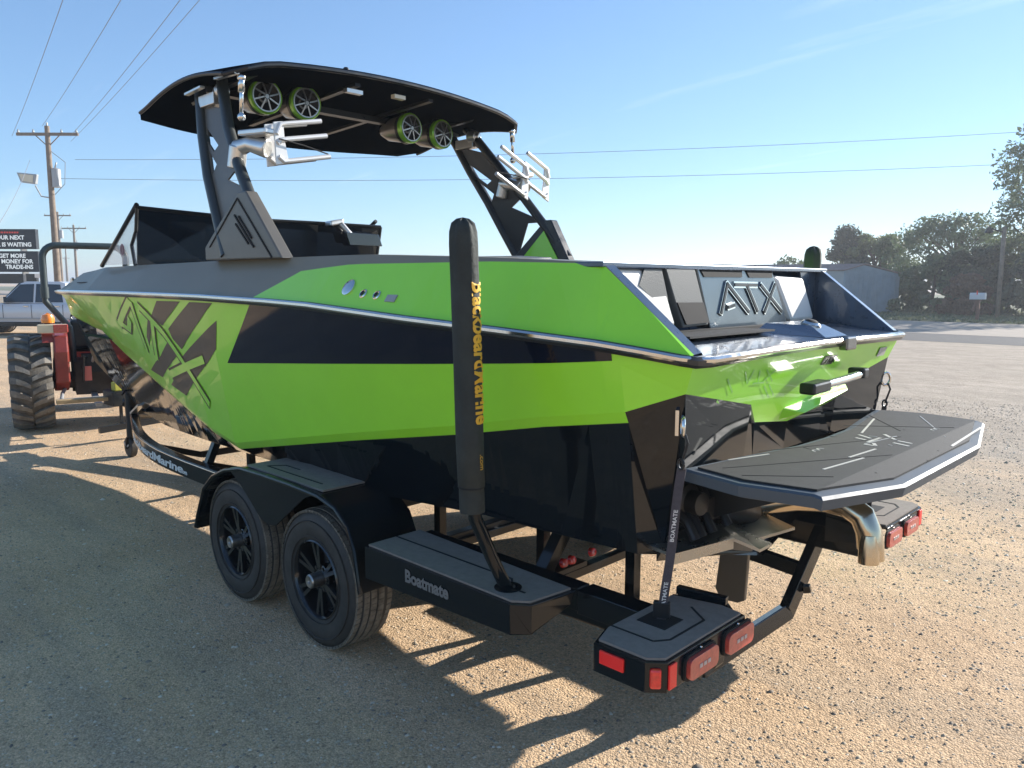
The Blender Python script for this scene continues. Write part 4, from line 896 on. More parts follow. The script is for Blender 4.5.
    # leaning bar below the plates
# guide posts with canvas covers
for s in (1, -1):
    q = MB().tube([(.768, 1.205*s, .66), (.765, 1.30*s, .83), (.762, 1.385*s, 1.0), (.76, 1.40*s, 1.10), (.76, 1.44*s, 2.05)], .026, 14)
    q.lathe((.768, 1.205*s, .675), (0, 0, 1), [(0, 0), (0, .055), (.006, .055), (.008, .03)], 24); gp = build('guide_post', q, TRAIL, tl)
    # canvas sleeve: gathered top, wrinkles, looser lower cuff
    rows = []; n = 40
    Zs = [1.03, 1.04, 1.10, 1.125, 1.13, 1.3, 1.6, 1.9, 2.0, 2.04, 2.07, 2.085, 2.09]
    Rs = [.046, .047, .047, .046, .050, .051, .051, .051, .050, .048, .040, .022, 0]
    for k, (z, r) in enumerate(zip(Zs, Rs)):
        yc = interp(z, [1.0, 2.1], [1.402, 1.442])*s; row = []
        for j in range(n):
            a = 2*pi*j/n; wv = 1+(.06*sin(7*a)*(1 if z > 1.98 else .12))+.012*sin(3*a+z*9)+.01*sin(5*a-z*17)
            row.append((.76+r*wv*cos(a), yc+r*wv*sin(a), z+(.006*sin(7*a) if z > 2.03 else 0)))
        rows.append(row)
    q = MB().loft(rows, closed=True, sm=True); q.add(rows[0], [tuple(range(n))]); cv = build('canvas_cover', q, FABRIC, gp, angle=80)
    build('cover_cord', MB().tube([(.76-.047*cos(t), 1.407*s-.047*sin(t), 1.126) for t in np.linspace(0, 2*pi, 20)], .004, 6), GROOVE, cv)
    if s > 0:
        def wrap(x, y):      # lettering runs down the post, wrapped on the aft-inboard side of the sleeve
            z = 1.875-x; a = radians(-173)+(y-.02)/.054; yc = interp(z, [1.0, 2.1], [1.402, 1.442])
            return (.76+.0555*cos(a), yc+.0555*sin(a), z)
        q = text_mb('BlackbeardMarine', .088, bold=.0028, sx=.80, fn=wrap); build('post_lettering', q, YEL, cv, fix=False)
        q = text_mb('.com', .03, fn=lambda x, y: wrap(x+.62, y+.01)); build('post_lettering', q, YEL, cv, fix=False)
# tongue: coupler, jack, winch post
q = MB().beam((7.65, 0, .47), (8.0, 0, .47), .09, .10).beam((7.95, 0, .47), (8.15, 0, .475), .11, .07); q.ball((8.12, 0, .49), .06, 12); build('coupler', q, TRAIL, tl, bev=.01)
q = MB().beam((7.36, .23, .55), (7.36, .23, .62), .07, .07, up=(1, 0, 0)).tube([(7.36, .25, .22), (7.36, .25, .70)], .045, 14).tube([(7.36, .25, .70), (7.30, .30, .74), (7.24, .36, .70)], .010, 8)
q.beam((7.36, .20, .5), (7.36, .08, .5), .08, .08); jk = build('tongue_jack', q, SATIN, tl)
build('jack_fork', MB().beam((7.36, .21, .22), (7.40, .21, .09), .03, .01).beam((7.36, .29, .22), (7.40, .29, .09), .03, .01), SATIN, jk)
q = MB().lathe((7.40, .21, .112), (0, 1, 0), [(0, .04), (0, .10), (.01, .112), (.06, .112), (.07, .10), (.07, .04)], 24)
for k in range(5):
    a = 2*pi*k/5; q.beam((7.40+.02*cos(a), .276, .112+.02*sin(a)), (7.40+.09*cos(a), .276, .112+.09*sin(a)), .028, .01, up=(0, 1, 0))
jw = build('jack_wheel', q, RUB, jk)
build('wheel_slots', MB().beam((7.42, .294, .125), (7.46, .294, .165), .018, .004, up=(0, 1, 0)).beam((7.38, .294, .12), (7.33, .294, .145), .018, .004, up=(0, 1, 0)), SILVL, jw)
q = MB().beam((7.45, 0, .52), (7.75, 0, 1.05), .07, .09, up=(1, 0, 0)).beam((7.4, 0, .52), (7.6, 0, .52), .12, .04); wp = build('winch_post', q, TRAIL, tl)
build('bow_roller', MB().lathe((7.72, -.06, 1.0), (0, 1, 0), [(0, 0), (0, .05), (.12, .05), (.12, 0)], 18), RUB, wp)
build('winch', MB().lathe((7.66, -.05, .84), (0, 1, 0), [(0, 0), (0, .055), (.1, .055), (.1, 0)], 18).beam((7.66, .05, .84), (7.70, .09, .98), .015, .03), GALV, wp)
build('fender_brace', MB().beam((6.85, .40, .56), (6.55, .43, .68), .02, .06, up=(0, 1, 0)), ALU, tl)

# ------------------------------------------------------------------ tie-down straps
for s, lb in ((1, 'long grey webbing strap with white lettering, hooked between near stern eye and padded trailer corner'), (-1, 'dark strap on the far stern eye, partly hidden behind the swim platform')):
    st_t = thing('tie_down_strap', (.19, 1.0*s, .66), lb, 'strap', 'tie-down straps at the stern')
    a = Vector((.125, .985*s, 1.34)); b = Vector((.135, .985*s, 1.225)); c = Vector((.19, 1.005*s, .64))
    build('hook', MB().tube([a+Vector((0, 0, .01)), a+Vector((-.012, 0, -.02)), a+Vector((.0, 0, -.06)), b+Vector((0, 0, .02))], .005, 8).tube([b+Vector((.012*cos(t), .004, .018+.018*sin(t))) for t in np.linspace(0, 2*pi, 10)], .005, 6), SATIN, st_t)
    q = MB(); rows = []
    for k in range(9):
        f = k/8; p = b.lerp(c, f); w_ = .015; wy = .004*sin(f*9)
        rows.append([p+Vector((-w_*.9, -w_*.5*s+wy, 0)), p+Vector((w_*.9, w_*.5*s+wy, 0)), p+Vector((w_*.9+.002, w_*.5*s-.006*s+wy, 0)), p+Vector((-w_*.9+.002, -w_*.5*s-.006*s+wy, 0))])
    q.loft(rows, closed=True); q.poly(rows[0]); q.poly(rows[-1]); wb = build('webbing', q, STRAP, st_t, angle=50)
    if s > 0:
        for f0, L_ in ((.16, .28), (.60, .30)):
            p0 = b.lerp(c, f0); dv = (c-b).normalized(); tv = Vector((-.9, -.5*s, 0)).normalized(); nv = Vector((-.47, .88*s, 0)).normalized()
            q = text_mb('BOATMATE', .020, bold=.0004, sx=1.15, fn=lambda x, y: tuple(p0+dv*(L_*.62)-dv*x*-1*-1+tv*(.007-y)*-1*-1+nv*.0055)); build('strap_lettering', q, WHITE, wb, fix=False)
        build('buckle', MB().obox((.19, 1.0, .70), ((1, .5, 0), (0, 0, 1), (-.5, 1, 0)), (.03, .03, .012)), SATIN, st_t, bev=.004)
# pale clamp clipped on top of the windscreen
cl = thing('screen_clamp', (4.72, -.62, 2.38), 'pale grey clip hanging over the top edge of the dark windscreen beside the tower', 'clip')
build('jaw', MB().obox((4.68, -.60, 2.385), ((0, 1, -.2), (1, 0, 0), (0, 0, 1)), (.07, .05, .022)), ALU, cl, bev=.012)
build('arm', MB().tube([(4.64, -.64, 2.37), (4.60, -.68, 2.31), (4.59, -.72, 2.26)], [.028, .024, .03], 12), ALU, cl)

# ------------------------------------------------------------------ tractor behind the bow (its rear towards the camera)
tz = radians(-15)
tc_ = thing('tractor', (9.83, -.18, 0), 'red compact tractor with muddy lugged tyres, roll bar and orange beacon, behind the bow', 'tractor', rz=tz)
def lug_tyre(R_, w, nl, lug, par, x, y, nm='rear_wheel', sgn=1):
    root = bpy.data.objects.new(nm, None); COL.objects.link(root); root.parent = par; root.location = (x, y, R_)
    h = w/2; q = MB().lathe((0, 0, 0), (0, 1, 0), [(-h+.03, R_*.58), (-h-.01, R_*.72), (-h, R_*.86), (-h+.05, R_-lug), (0, R_-lug*.7), (h-.05, R_-lug), (h, R_*.86), (h+.01, R_*.72), (h-.03, R_*.58)], 48)
    ty_ = build('tyre', q, MUDD, root, False)
    q = MB()
    for k in range(nl):
        for sd in (-1, 1):
            a0 = 2*pi*(k+.5*(sd > 0))/nl; vs = []
            for f in (0, .33, .66, 1.0):
                y_ = sd*(.01+f*(h+.0)); a = a0-f*.14*1.0-.03*sin(f*3)
                wd = .042+.03*f; ro = R_-(.0 if f < .9 else .03); ri = R_-lug*1.2-(.05 if f > .9 else 0)
                for da in (-wd*.6, wd*.6):
                    for rr in (ri, ro): vs.append((rr*cos(a+da/R_), y_, rr*sin(a+da/R_)))
            fs = []
            for i in range(3):
                o = i*4; fs += [(o+1, o+3, o+7, o+5), (o, o+1, o+5, o+4), (o+3, o+2, o+6, o+7)]
            fs += [(0, 2, 3, 1), (12, 13, 15, 14)]; q.add(vs, fs)
    tag(build('lugs', q, MUDT, ty_, False, angle=60), kind='stuff')
    build('rim', MB().lathe((0, 0, 0), (0, 1, 0), [(-h+.04, R_*.58), (-h+.08, R_*.52), (0, R_*.5), (0, .08), (.06, .07), (.06, 0)], 32).lathe((0, 0, 0), (0, 1, 0), [(h-.04, R_*.58), (h-.08, R_*.52), (0, R_*.5), (0, 0)], 32), WHITE if False else GALV, root, False)
    return root
lug_tyre(.605, .44, 23, .05, tc_, 0, .68); lug_tyre(.605, .44, 23, .05, tc_, 0, -.68)
lug_tyre(.38, .26, 15, .035, tc_, 1.65, .60, 'front_wheel'); lug_tyre(.38, .26, 15, .035, tc_, 1.65, -.60, 'front_wheel')
L_ = lambda n, q, m, p=tc_, **k: build(n, q, m, p, False, **k)
L_('axle_housing', MB().tube([(0, -.5, .6), (0, .5, .6)], .11, 14).box(-.2, .5, -.2, .2, .42, .85), mat('dark_casting', (.05, .04, .035), .6, var=.3))
L_('chassis', MB().box(.3, 2.1, -.16, .16, .45, .72), mat('dark_casting_frame', (.05, .04, .035), .6, var=.3), bev=.02)
L_('hood', MB().prism([(.85, -.3, .75), (.85, -.3, 1.25), (1.2, -.3, 1.32), (2.15, -.3, 1.18), (2.25, -.3, .75)], (0, .6, 0)), RED, bev=.05)
for s in (1, -1):
    fd = L_('fender', MB().prism([(-.50, s*.42, .62), (-.50, s*.42, 1.0), (-.42, s*.42, 1.20), (-.12, s*.42, 1.25), (.35, s*.42, 1.25), (.62, s*.42, 1.06), (.68, s*.44, .7), (.5, s*.44, .55), (-.3, s*.44, .5)], (0, -.16*s, 0)), RED, bev=.02)
    L_('fender_top', MB().prism([(-.44, s*.42, 1.12), (-.38, s*.42, 1.23), (-.12, s*.42, 1.275), (.35, s*.42, 1.275), (.60, s*.42, 1.10), (.58, s*.42, 1.07), (.34, s*.42, 1.25), (-.12, s*.42, 1.25), (-.35, s*.42, 1.20)], (0, .12*s, 0)), RED, fd)
    lp = L_('lamp', MB().obox((-.42, s*.42, 1.29), ((0, 1, 0), (0, 0, 1), (1, 0, 0)), (.16, .055, .03)), LENSW, fd, bev=.012)
    L_('red_lens', MB().obox((-.43, s*.33, 1.29), ((0, 1, 0), (0, 0, 1), (1, 0, 0)), (.08, .05, .03)), REDLD, lp, bev=.008)
    L_('roll_bar_post', MB().tube([(.0, s*.20, .45), (-.02, s*.20, 1.0), (-.06, s*.22, 1.28), (-.12, s*.47, 1.62), (-.12, s*.47, 1.70)], .038, 12).tube([(-.12, s*.47, 1.66), (-.12, s*.47, 1.80)], .050, 12), ROPS)
bc = L_('beacon', MB().lathe((-.36, .46, 1.33), (0, 0, 1), [(0, 0), (0, .05), (.03, .05)], 18), SATIN)
L_('beacon_lens', MB().lathe((-.36, .46, 1.36), (0, 0, 1), [(0, .072), (.05, .078), (.10, .06), (.125, 0)], 20), ORANGE, bc)
pts = [(-.12, .47, 1.66), (-.12, .47, 2.16)]+[(-.12, .47-.16*(1-cos(t)), 2.16+.16*sin(t)) for t in np.linspace(.2, pi/2, 6)]; pts += [(x, -y, z) for x, y, z in reversed(pts)]
L_('roll_bar_hoop', MB().tube(pts, .042, 12), ROPS)
st_ = L_('seat', MB().box(.1, .5, -.22, .22, .95, 1.03).box(.0, .12, -.22, .22, 1.0, 1.38), SATIN, bev=.04)
L_('steering_wheel', MB().tube([(.85+.0, .18*cos(t), 1.38+.18*sin(t)*.5) for t in np.linspace(0, 2*pi, 18)], .012, 8).tube([(.85, 0, 1.38), (1.0, 0, 1.1)], .015, 8), SATIN)
for s in (1, -1):
    L_('lift_arm', MB().tube([(-.05, s*.25, .62), (-.45, s*.36, .48), (-.85, s*.38, .45)], .022, 8).tube([(-.35, s*.33, .50), (-.22, s*.30, .92)], .015, 8), GALV)
L_('top_link', MB().tube([(-.10, 0, .80), (-.7, 0, .95), (-1.1, -.05, 1.02)], .018, 8), GALV)
L_('hydraulic_block', MB().box(-.35, -.15, -.12, .12, .72, .95).tube([(-.3, -.1, .9), (-.5, -.2, 1.0), (-.45, -.25, .7)], .014, 8).tube([(-.3, .05, .9), (-.55, .1, .95), (-.4, .12, .6)], .014, 8), SATIN, bev=.01)
L_('red_bracket', MB().box(-.42, -.34, -.18, -.06, .86, 1.10).box(-.40, -.30, .02, .10, .62, .80), mat('pale_red_paint', (.62, .16, .12), .5))
L_('drawbar', MB().beam((-.2, 0, .42), (-1.25, 0, .42), .07, .04).beam((-.85, .42, .44), (-.85, -.42, .44), .05, .05), GALV)

wp_ = thing('wooden_plank', (8.55, .35, .47), 'short pale wooden plank lying across the tractor lift arms beside the big tyre', 'plank')
build('board', MB().beam((8.62, .60, .50), (8.50, .08, .50), .12, .045), WOODP, wp_, bev=.004)
hb = thing('hitch_tool_box', (8.45, -.15, .42), 'small black and yellow powered hitch unit behind the trailer tongue', 'hitch unit')
build('housing', MB().box(8.30, 8.62, -.28, .10, .42, .60).box(8.34, 8.55, -.16, -.02, .60, .72), SATIN, hb, bev=.015)
build('yellow_cap', MB().box(8.33, 8.45, -.02, .06, .60, .70), mat('dull_yellow_cap', (.42, .40, .06), .5), hb, bev=.01)
build('white_tag', MB().box(8.32, 8.36, -.26, -.20, .48, .66), WHITE, hb)
build('red_knob', MB().ball((8.36, -.20, .70), .035, 10), REDL, hb)
build('foot_bar', MB().beam((8.35, .25, .16), (8.35, -.45, .20), .06, .07).beam((8.40, -.02, .2), (8.40, -.02, .42), .03, .03, up=(1, 0, 0)), SATIN, hb)

# ------------------------------------------------------------------ silver pickup beyond the tractor
tk = thing('pickup_truck', (30.05, -5.23, 0), 'silver crew cab pickup parked beyond the tractor, dark windows and chrome mirror', 'pickup', rz=radians(44.3))
def shell(side, zb):  # cross-section points scaled across the width
    return [(x, side*w, z) for x, w, z in zb]
def body_rows(pr, hw, z0):
    rows = []
    for x, z, w in pr: rows.append([(x, -hw*.96, z0), (x, -hw, z0+.25), (x, -hw, z-.12), (x, -w, z-.02), (x, 0, z+.01), (x, w, z-.02), (x, hw, z-.12), (x, hw, z0+.25), (x, hw*.96, z0)])
    return rows
B = body_rows([(-2.85, 1.12, .88), (-2.80, 1.14, .9), (-1.2, 1.14, .92), (.95, 1.12, .92), (1.1, 1.15, .9), (2.5, 1.06, .86), (2.85, .98, .80), (2.92, .75, .75)], .98, .48)
q = MB().loft(B, closed=True, sm=True); q.poly(B[0]); q.poly(B[-1]); Lk = lambda n, q, m, p=tk, **k: build(n, q, m, p, False, **k)
bd = Lk('body', q, SILVER, angle=40)
cab = [[(-1.25, s*.90, 1.12), (-1.10, s*.76, 1.80), (-.9, s*.72, 1.86), (.25, s*.72, 1.86), (.45, s*.74, 1.80), (1.15, s*.88, 1.13)] for s in (-1, 1)]
q = MB(); k = 6; q.add(cab[0]+cab[1], [tuple(range(6)), tuple(reversed(range(6, 12)))]+[(i, i+1, i+7, i+6) for i in range(5)]); Lk('cab', q, SILVER, bev=.03)
for s in (1, -1):
    def cp_(x, z, o=.012): f = (z-1.12)/.70; return (x, s*(.895-.155*f+o), z)
    for nm, P in (('front_window', [(1.04, 1.15), (.45, 1.76), (-.02, 1.78), (-.02, 1.15)]), ('rear_window', [(-.10, 1.15), (-.10, 1.78), (-.92, 1.76), (-1.06, 1.15)])):
        Lk(nm, MB().prism([cp_(*p) for p in P], (0, -.01*s, 0)), GLASSD)
    Lk('door_mirror', MB().obox((.86, s*1.10, 1.24), ((1, 0, 0), (0, 1, 0), (0, 0, 1)), (.06, .10, .11)).tube([(.85, s*.9, 1.16), (.86, s*1.08, 1.2)], .03, 8), STEEL, bev=.03)
    for x in (.18, -.9): Lk('door_handle', MB().obox((x, s*.995, 1.02), ((1, 0, 0), (0, 1, 0), (0, 0, 1)), (.09, .015, .02)), STEEL, bev=.006)
    for x in (.98, .0, -1.08): Lk('door_seam', MB().beam((x, s*.984, .62), (x, s*.984, 1.08), .008, .012, up=(1, 0, 0)), GROOVE)
    Lk('running_board', MB().beam((1.1, s*1.0, .42), (-1.3, s*1.0, .42), .14, .05), SATIN)
    Lk('rocker_trim', MB().beam((2.7, s*.985, .60), (-2.7, s*.985, .60), .02, .05), GALV)
for x in (2.2, -1.75):
    for s in (1, -1):
        w = bpy.data.objects.new('wheel', None); COL.objects.link(w); w.parent = tk; w.location = (x, s*.86, .40)
        Lk('tyre', MB().lathe((0, 0, 0), (0, 1, 0), [(-.12, .25), (-.13, .36), (-.09, .40), (.09, .40), (.13, .36), (.12, .25)], 32), RUB, w); Lk('rim', MB().lathe((0, 0, 0), (0, s, 0), [(.10, .25), (.08, .2), (.09, .06), (.12, .05), (.12, 0)], 24), ALU, w)
        Lk('wheel_arch', MB().lathe((x, s*.96, .45), (0, s, 0), [(0, .48), (.03, .48), (.03, .44), (0, .44)], 24, a0=0, a1=2*pi, close=True), SATIN)
Lk('windscreen', MB().prism([(1.10, -.80, 1.18), (1.10, .80, 1.18), (.52, .68, 1.79), (.52, -.68, 1.79)], (.02, 0, .02)), GLASSD)
Lk('bumper', MB().box(2.88, 3.02, -.95, .95, .45, .70), STEEL, bev=.04); Lk('underbody', MB().box(-2.8, 2.8, -.8, .8, .32, .5), SATIN)

# ------------------------------------------------------------------ roadside message board
bb = thing('message_board', (44.8, -7.6, 0), 'black two-panel electronic message board above the silver pickup, at the left edge', 'sign')
R_ = Vector((-.716, -.698, 0)); N_ = Vector((-.983, .183, 0)); N_ = Vector((-.698, .716, 0))*-1
c0 = Vector((44.42, -8.82, 0))    # right-hand edge of the panels, seen from the lot
toC = Vector((-.698, .716, 0))
for nm, zt, zb, lines in (('display_panel', 4.50, 3.50, [('YOUR NEXT', 3.98), ('TRUCK IS WAITING', 3.63)]), ('display_panel', 3.39, 2.34, [('GET MORE', 3.06), ('MONEY FOR', 2.78), ('TRADE-INS', 2.50)])):
    a = c0-R_*5.6; b = c0+R_*(.05 if zt < 4 else 0)
    p = build(nm, MB().prism([a+Vector((0, 0, zb)), b+Vector((0, 0, zb)), b+Vector((0, 0, zt)), a+Vector((0, 0, zt))], toC*-.25), SIGNB, bb)
    for tx, zl in lines:
        q = text_mb(tx, .285, bold=.010, sx=1.0, align='RIGHT', fn=lambda x, y: tuple(c0+R_*(x-.22-(.35 if tx in ('YOUR NEXT', 'GET MORE') else 0))+toC*.03+Vector((0, 0, zl+y)))); build('display_line', q, SIGNT, p, fix=False)
    if zt > 4:
        q = MB()
        for i in range(14): q.obox(c0-R_*(.9+i*.13)+toC*.02+Vector((0, 0, 4.33)), (R_, (0, 0, 1), toC), (.045, .04, .005))
        build('display_dots', q, SIGNR, p)
for k in (.9, 4.4): build('post', MB().beam(c0-R_*k-toC*.4, c0-R_*k-toC*.4+Vector((0, 0, 4.3)), .25, .25, up=(1, 0, 0)), GALV, bb)
build('lamp_box', MB().obox(c0+R_*.0+Vector((0, 0, 2.15)), (R_, toC, (0, 0, 1)), (.14, .1, .10)), WHITE, bb)
build('lower_board', MB().obox(c0-R_*1.5-toC*.4+Vector((0, 0, 2.0)), (R_, toC, (0, 0, 1)), (1.2, .1, .25)), SATIN, bb)

# ------------------------------------------------------------------ utility poles and wires
def pole(x, y, h, lb, det=2, g='utility poles along the road'):
    t = thing('utility_pole', (x, y, 0), lb, 'utility pole', g)
    build('pole', MB().tube([(x, y, 0), (x, y, h)], [.20, .13], 14), POLEW, t)
    ca = Vector((-.716, -.698, 0)); p = Vector((x, y, h-.45))
    build('crossarm', MB().beam(p-ca*1.75, p+ca*1.75, .12, .16).beam(p-ca*.75, p+Vector((0, 0, -.7)), .03, .05).beam(p+ca*.75, p+Vector((0, 0, -.7)), .03, .05), POLEW, t)
    for k in (-1.65, -.8, .8, 1.65): build('insulator', MB().lathe(p+ca*k+Vector((0, 0, .08)), (0, 0, 1), [(0, .03), (.04, .06), (.10, .06), (.14, .03), (.18, .04), (.2, 0)], 10), GALV, t)
    build('insulator', MB().lathe((x, y, h), (0, 0, 1), [(0, .04), (.1, .06), (.2, .03), (.22, 0)], 10), GALV, t)
    if det:
        tf = build('transformer', MB().lathe((x-ca.x*-.34, y-ca.y*-.34, h-3.4), (0, 0, 1), [(0, 0), (0, .24), (1.0, .24), (1.05, .18), (1.12, 0)], 18), GALV, t)
        build('bushing', MB().tube([(x+.3*ca.x, y+.3*ca.y, h-2.3), (x+.4*ca.x, y+.4*ca.y, h-2.0)], .04, 8), GALV, tf)
    return t
p1 = pole(49.7, -11.2, 10.6, 'tallest wooden utility pole with flood light and grey transformer, nearest on the left')
ca = Vector((-.716, -.698, 0)); x, y = 49.7, -11.2
fl = build('flood_light', MB().prism([(x-ca.x*1.75, y-ca.y*1.75, 8.0), (x-ca.x*.65, y-ca.y*.65, 7.9), (x-ca.x*.75, y-ca.y*.75, 7.35), (x-ca.x*1.55, y-ca.y*1.55, 7.45)], tuple(toC*.3)), GALV, p1, bev=.03)
build('flood_glass', MB().prism([(x-ca.x*1.6+toC.x*.31, y-ca.y*1.6+toC.y*.31, 7.92), (x-ca.x*.8+toC.x*.31, y-ca.y*.8+toC.y*.31, 7.84), (x-ca.x*.85+toC.x*.31, y-ca.y*.85+toC.y*.31, 7.42), (x-ca.x*1.45+toC.x*.31, y-ca.y*1.45+toC.y*.31, 7.52)], tuple(toC*.02)), LENSW, fl)
build('light_arm', MB().tube([(x, y, 6.6), (x-ca.x*.6, y-ca.y*.6, 6.7), (x-ca.x*.9, y-ca.y*.9, 7.3)], .04, 8), GALV, p1)
build('cable_loop', MB().tube([(x+ca.x*.15, y+ca.y*.15, 9.2), (x+ca.x*.9, y+ca.y*.9, 8.6), (x+ca.x*.8, y+ca.y*.8, 7.4), (x+ca.x*.2, y+ca.y*.2, 6.8)], .02, 6), WIREM, p1)
pole(115.0, -30.3, 10.9, 'second utility pole, mid distance, seen just right of the nearest pole', 1)
pole(119.5, -33.5, 9.6, 'slim utility pole standing right beside the mid-distance pole', 1)
pole(207.7, -58.3, 11.0, 'third utility pole, small and far off between poles and bow', 0)
pole(330.0, -94.0, 11.0, 'smallest and farthest utility pole, low on the horizon', 0)
def wire(a, b, sag, r, lb, g='overhead wires crossing the sky'):
    a, b = Vector(a), Vector(b); P = [a.lerp(b, t)-Vector((0, 0, 4*sag*t*(1-t))) for t in np.linspace(0, 1, 24)]
    o = build('overhead_wire', MB().tube(P, r, 5), WIREM); tag(o, lb, 'wire', g)
def ext(a, b, k): a, b = Vector(a), Vector(b); return a+(b-a)*k
wire((51.15, -9.79, 10.05), ext((51.15, -9.79, 10.0), (24.9, -4.66, 9.95), 1.9), .35, .010, 'leftmost overhead wire rising from the near utility pole to the top of the sky')
wire((49.9, -11.02, 10.6), ext((49.9, -11.02, 10.6), (23.7, -5.78, 9.95), 1.9), .3, .010, 'second overhead wire from the left, rising from the near utility pole')
wire((48.75, -12.1, 10.05), ext((48.75, -12.1, 10.0), (22.56, -6.93, 9.95), 1.9), .35, .010, 'third overhead wire from the left, rising from the near utility pole')
wire((48.75, -12.1, 9.75), ext((48.75, -12.1, 9.75), (22.1, -7.3, 9.95), 1.9), .3, .009, 'rightmost of the wires rising steeply from the near utility pole')
wire((50.5, -10.43, 8.72), (31.6, -4.1, 3.6), .25, .012, 'service wire dropping from the near utility pole to the left edge')
wire((48.65, -12.23, 8.75), ext((48.65, -12.23, 8.73), (10.02, -49.85, 10.75), 1.2), .62, .013, 'upper long wire crossing the whole sky behind the tower')
wire((49.5, -11.4, 7.70), ext((49.5, -11.4, 7.67), (9.9, -49.96, 9.0), 1.2), .62, .013, 'lower long wire crossing the whole sky behind the tower')

# ------------------------------------------------------------------ shed beyond the road
sh = thing('metal_shed', (18.5, -50, 0), 'low blue-grey metal shed with a brown roof beyond the road', 'shed')
u_ = (Vector((16.9, -50.6, 0))-Vector((19.2, -48.4, 0))).normalized(); v_ = Vector((u_.y, -u_.x, 0)); v_ = v_ if v_.x > 0 else -v_
O = Vector((19.0, -48.4, 0))      # near left corner of the gable end
def sp(a, b, z): return O+u_*a+v_*b+Vector((0, 0, z))
gw, gl, eh, rh = 3.5, 9.0, 2.45, 3.02
v_ = (u_*-.80+v_*.60).normalized()  # side wall recedes to the left
build('gable_wall', MB().prism([sp(0, 0, 0), sp(gw, 0, 0), sp(gw, 0, eh), sp(gw*.35, 0, rh), sp(0, 0, eh+.25)], v_*.1), SHEDW, sh)
build('side_wall', MB().prism([sp(0, .1, 0), sp(0, gl, 0), sp(0, gl, eh+.2), sp(0, .1, eh+.2)], u_*.1), SHEDL, sh)
build('far_wall', MB().prism([sp(gw, .1, 0), sp(gw, gl, 0), sp(gw, gl, eh), sp(gw, .1, eh)], u_*-.1), SHEDW, sh)
q = MB(); q.prism([sp(-.15, -.1, eh+.22), sp(gw*.35, -.1, rh+.05), sp(gw*.35, -.1, rh+.11), sp(-.15, -.1, eh+.28)], v_*(gl+.3)); rf = build('roof', q, SHEDR, sh)
q = MB(); q.prism([sp(gw+.1, -.1, eh), sp(gw*.35, -.1, rh+.05), sp(gw*.35, -.1, rh+.11), sp(gw+.1, -.1, eh+.06)], v_*(gl+.3)); build('roof', q, SHEDR, sh)
for k in range(1, 12): build('wall_rib', MB().beam(sp(gw*k/12, -.02, .05), sp(gw*k/12, -.02, eh-.03), .03, .04, up=tuple(u_)), SHEDW, sh)
# mailbox and small lamp pole
mbx = thing('mailbox', (9.53, -41.26, 0), 'white mailbox on a brown wooden post at the far edge of the road', 'mailbox')
build('post', MB().beam((9.53, -41.26, 0), (9.53, -41.26, 1.05), .14, .14, up=(1, 0, 0)).beam((9.75, -41.15, .5), (9.62, -41.2, 1.0), .10, .08), mat('red_brown_post', (.20, .10, .07), .8, var=.2), mbx)
bx = build('box', MB().prism([(9.9, -41.35, 1.08), (9.9, -41.05, 1.08), (9.9, -41.05, 1.32), (9.9, -41.12, 1.41), (9.9, -41.28, 1.41), (9.9, -41.35, 1.32)], (-.62, -.3, 0)), mat('white_mailbox_enamel', (.62, .63, .62), .4), mbx, bev=.01)
build('flag', MB().obox((9.55, -41.0, 1.42), ((1, .5, 0), (0, 0, 1), (0, 1, 0)), (.03, .10, .01)), REDL, bx)
build('shelf', MB().obox((9.95, -41.15, 1.04), ((1, .4, 0), (0, 1, 0), (0, 0, 1)), (.55, .18, .03)), mat('brown_board', (.20, .12, .08), .8), mbx)
lp_ = thing('yard_lamp_pole', (9.71, -45.97, 0), 'thin dark yard lamp pole standing right of the mailbox', 'lamp pole')
build('pole', MB().tube([(9.71, -45.97, 0), (9.71, -45.97, 4.9)], .11, 10), POLEW, lp_)
build('lamp', MB().tube([(9.71, -45.97, 4.6), (10.2, -45.5, 4.8)], .04, 8).lathe((10.3, -45.45, 4.75), (0, 0, -1), [(-.2, .03), (0, .16), (.15, .22), (.2, .1)], 12), SATIN, lp_)

# ------------------------------------------------------------------ trees
def leaves(pts, size, seed, flat=.5):
    r = np.random.default_rng(seed); n = len(pts); a = r.normal(size=(n, 3)); a /= np.linalg.norm(a, axis=1)[:, None]
    b = np.cross(a, r.normal(size=(n, 3))); b /= np.linalg.norm(b, axis=1)[:, None]
    s = size*(.6+.8*r.random(n))[:, None]
    V = np.stack([pts-a*s, pts+b*s*.45, pts+a*s, pts-b*s*.45], 1).reshape(-1, 3); return V
def mesh_quads(name, V, m, parent):
    n = len(V)//4; me = bpy.data.meshes.new(name); me.vertices.add(len(V)); me.vertices.foreach_set('co', V.ravel().astype(np.float32))
    me.loops.add(n*4); me.loops.foreach_set('vertex_index', np.arange(n*4, dtype=np.int32)); me.polygons.add(n); me.polygons.foreach_set('loop_start', np.arange(0, n*4, 4, dtype=np.int32))
    me.update(calc_edges=True); me.materials.append(m); o = bpy.data.objects.new(name, me); link(o, parent); return o
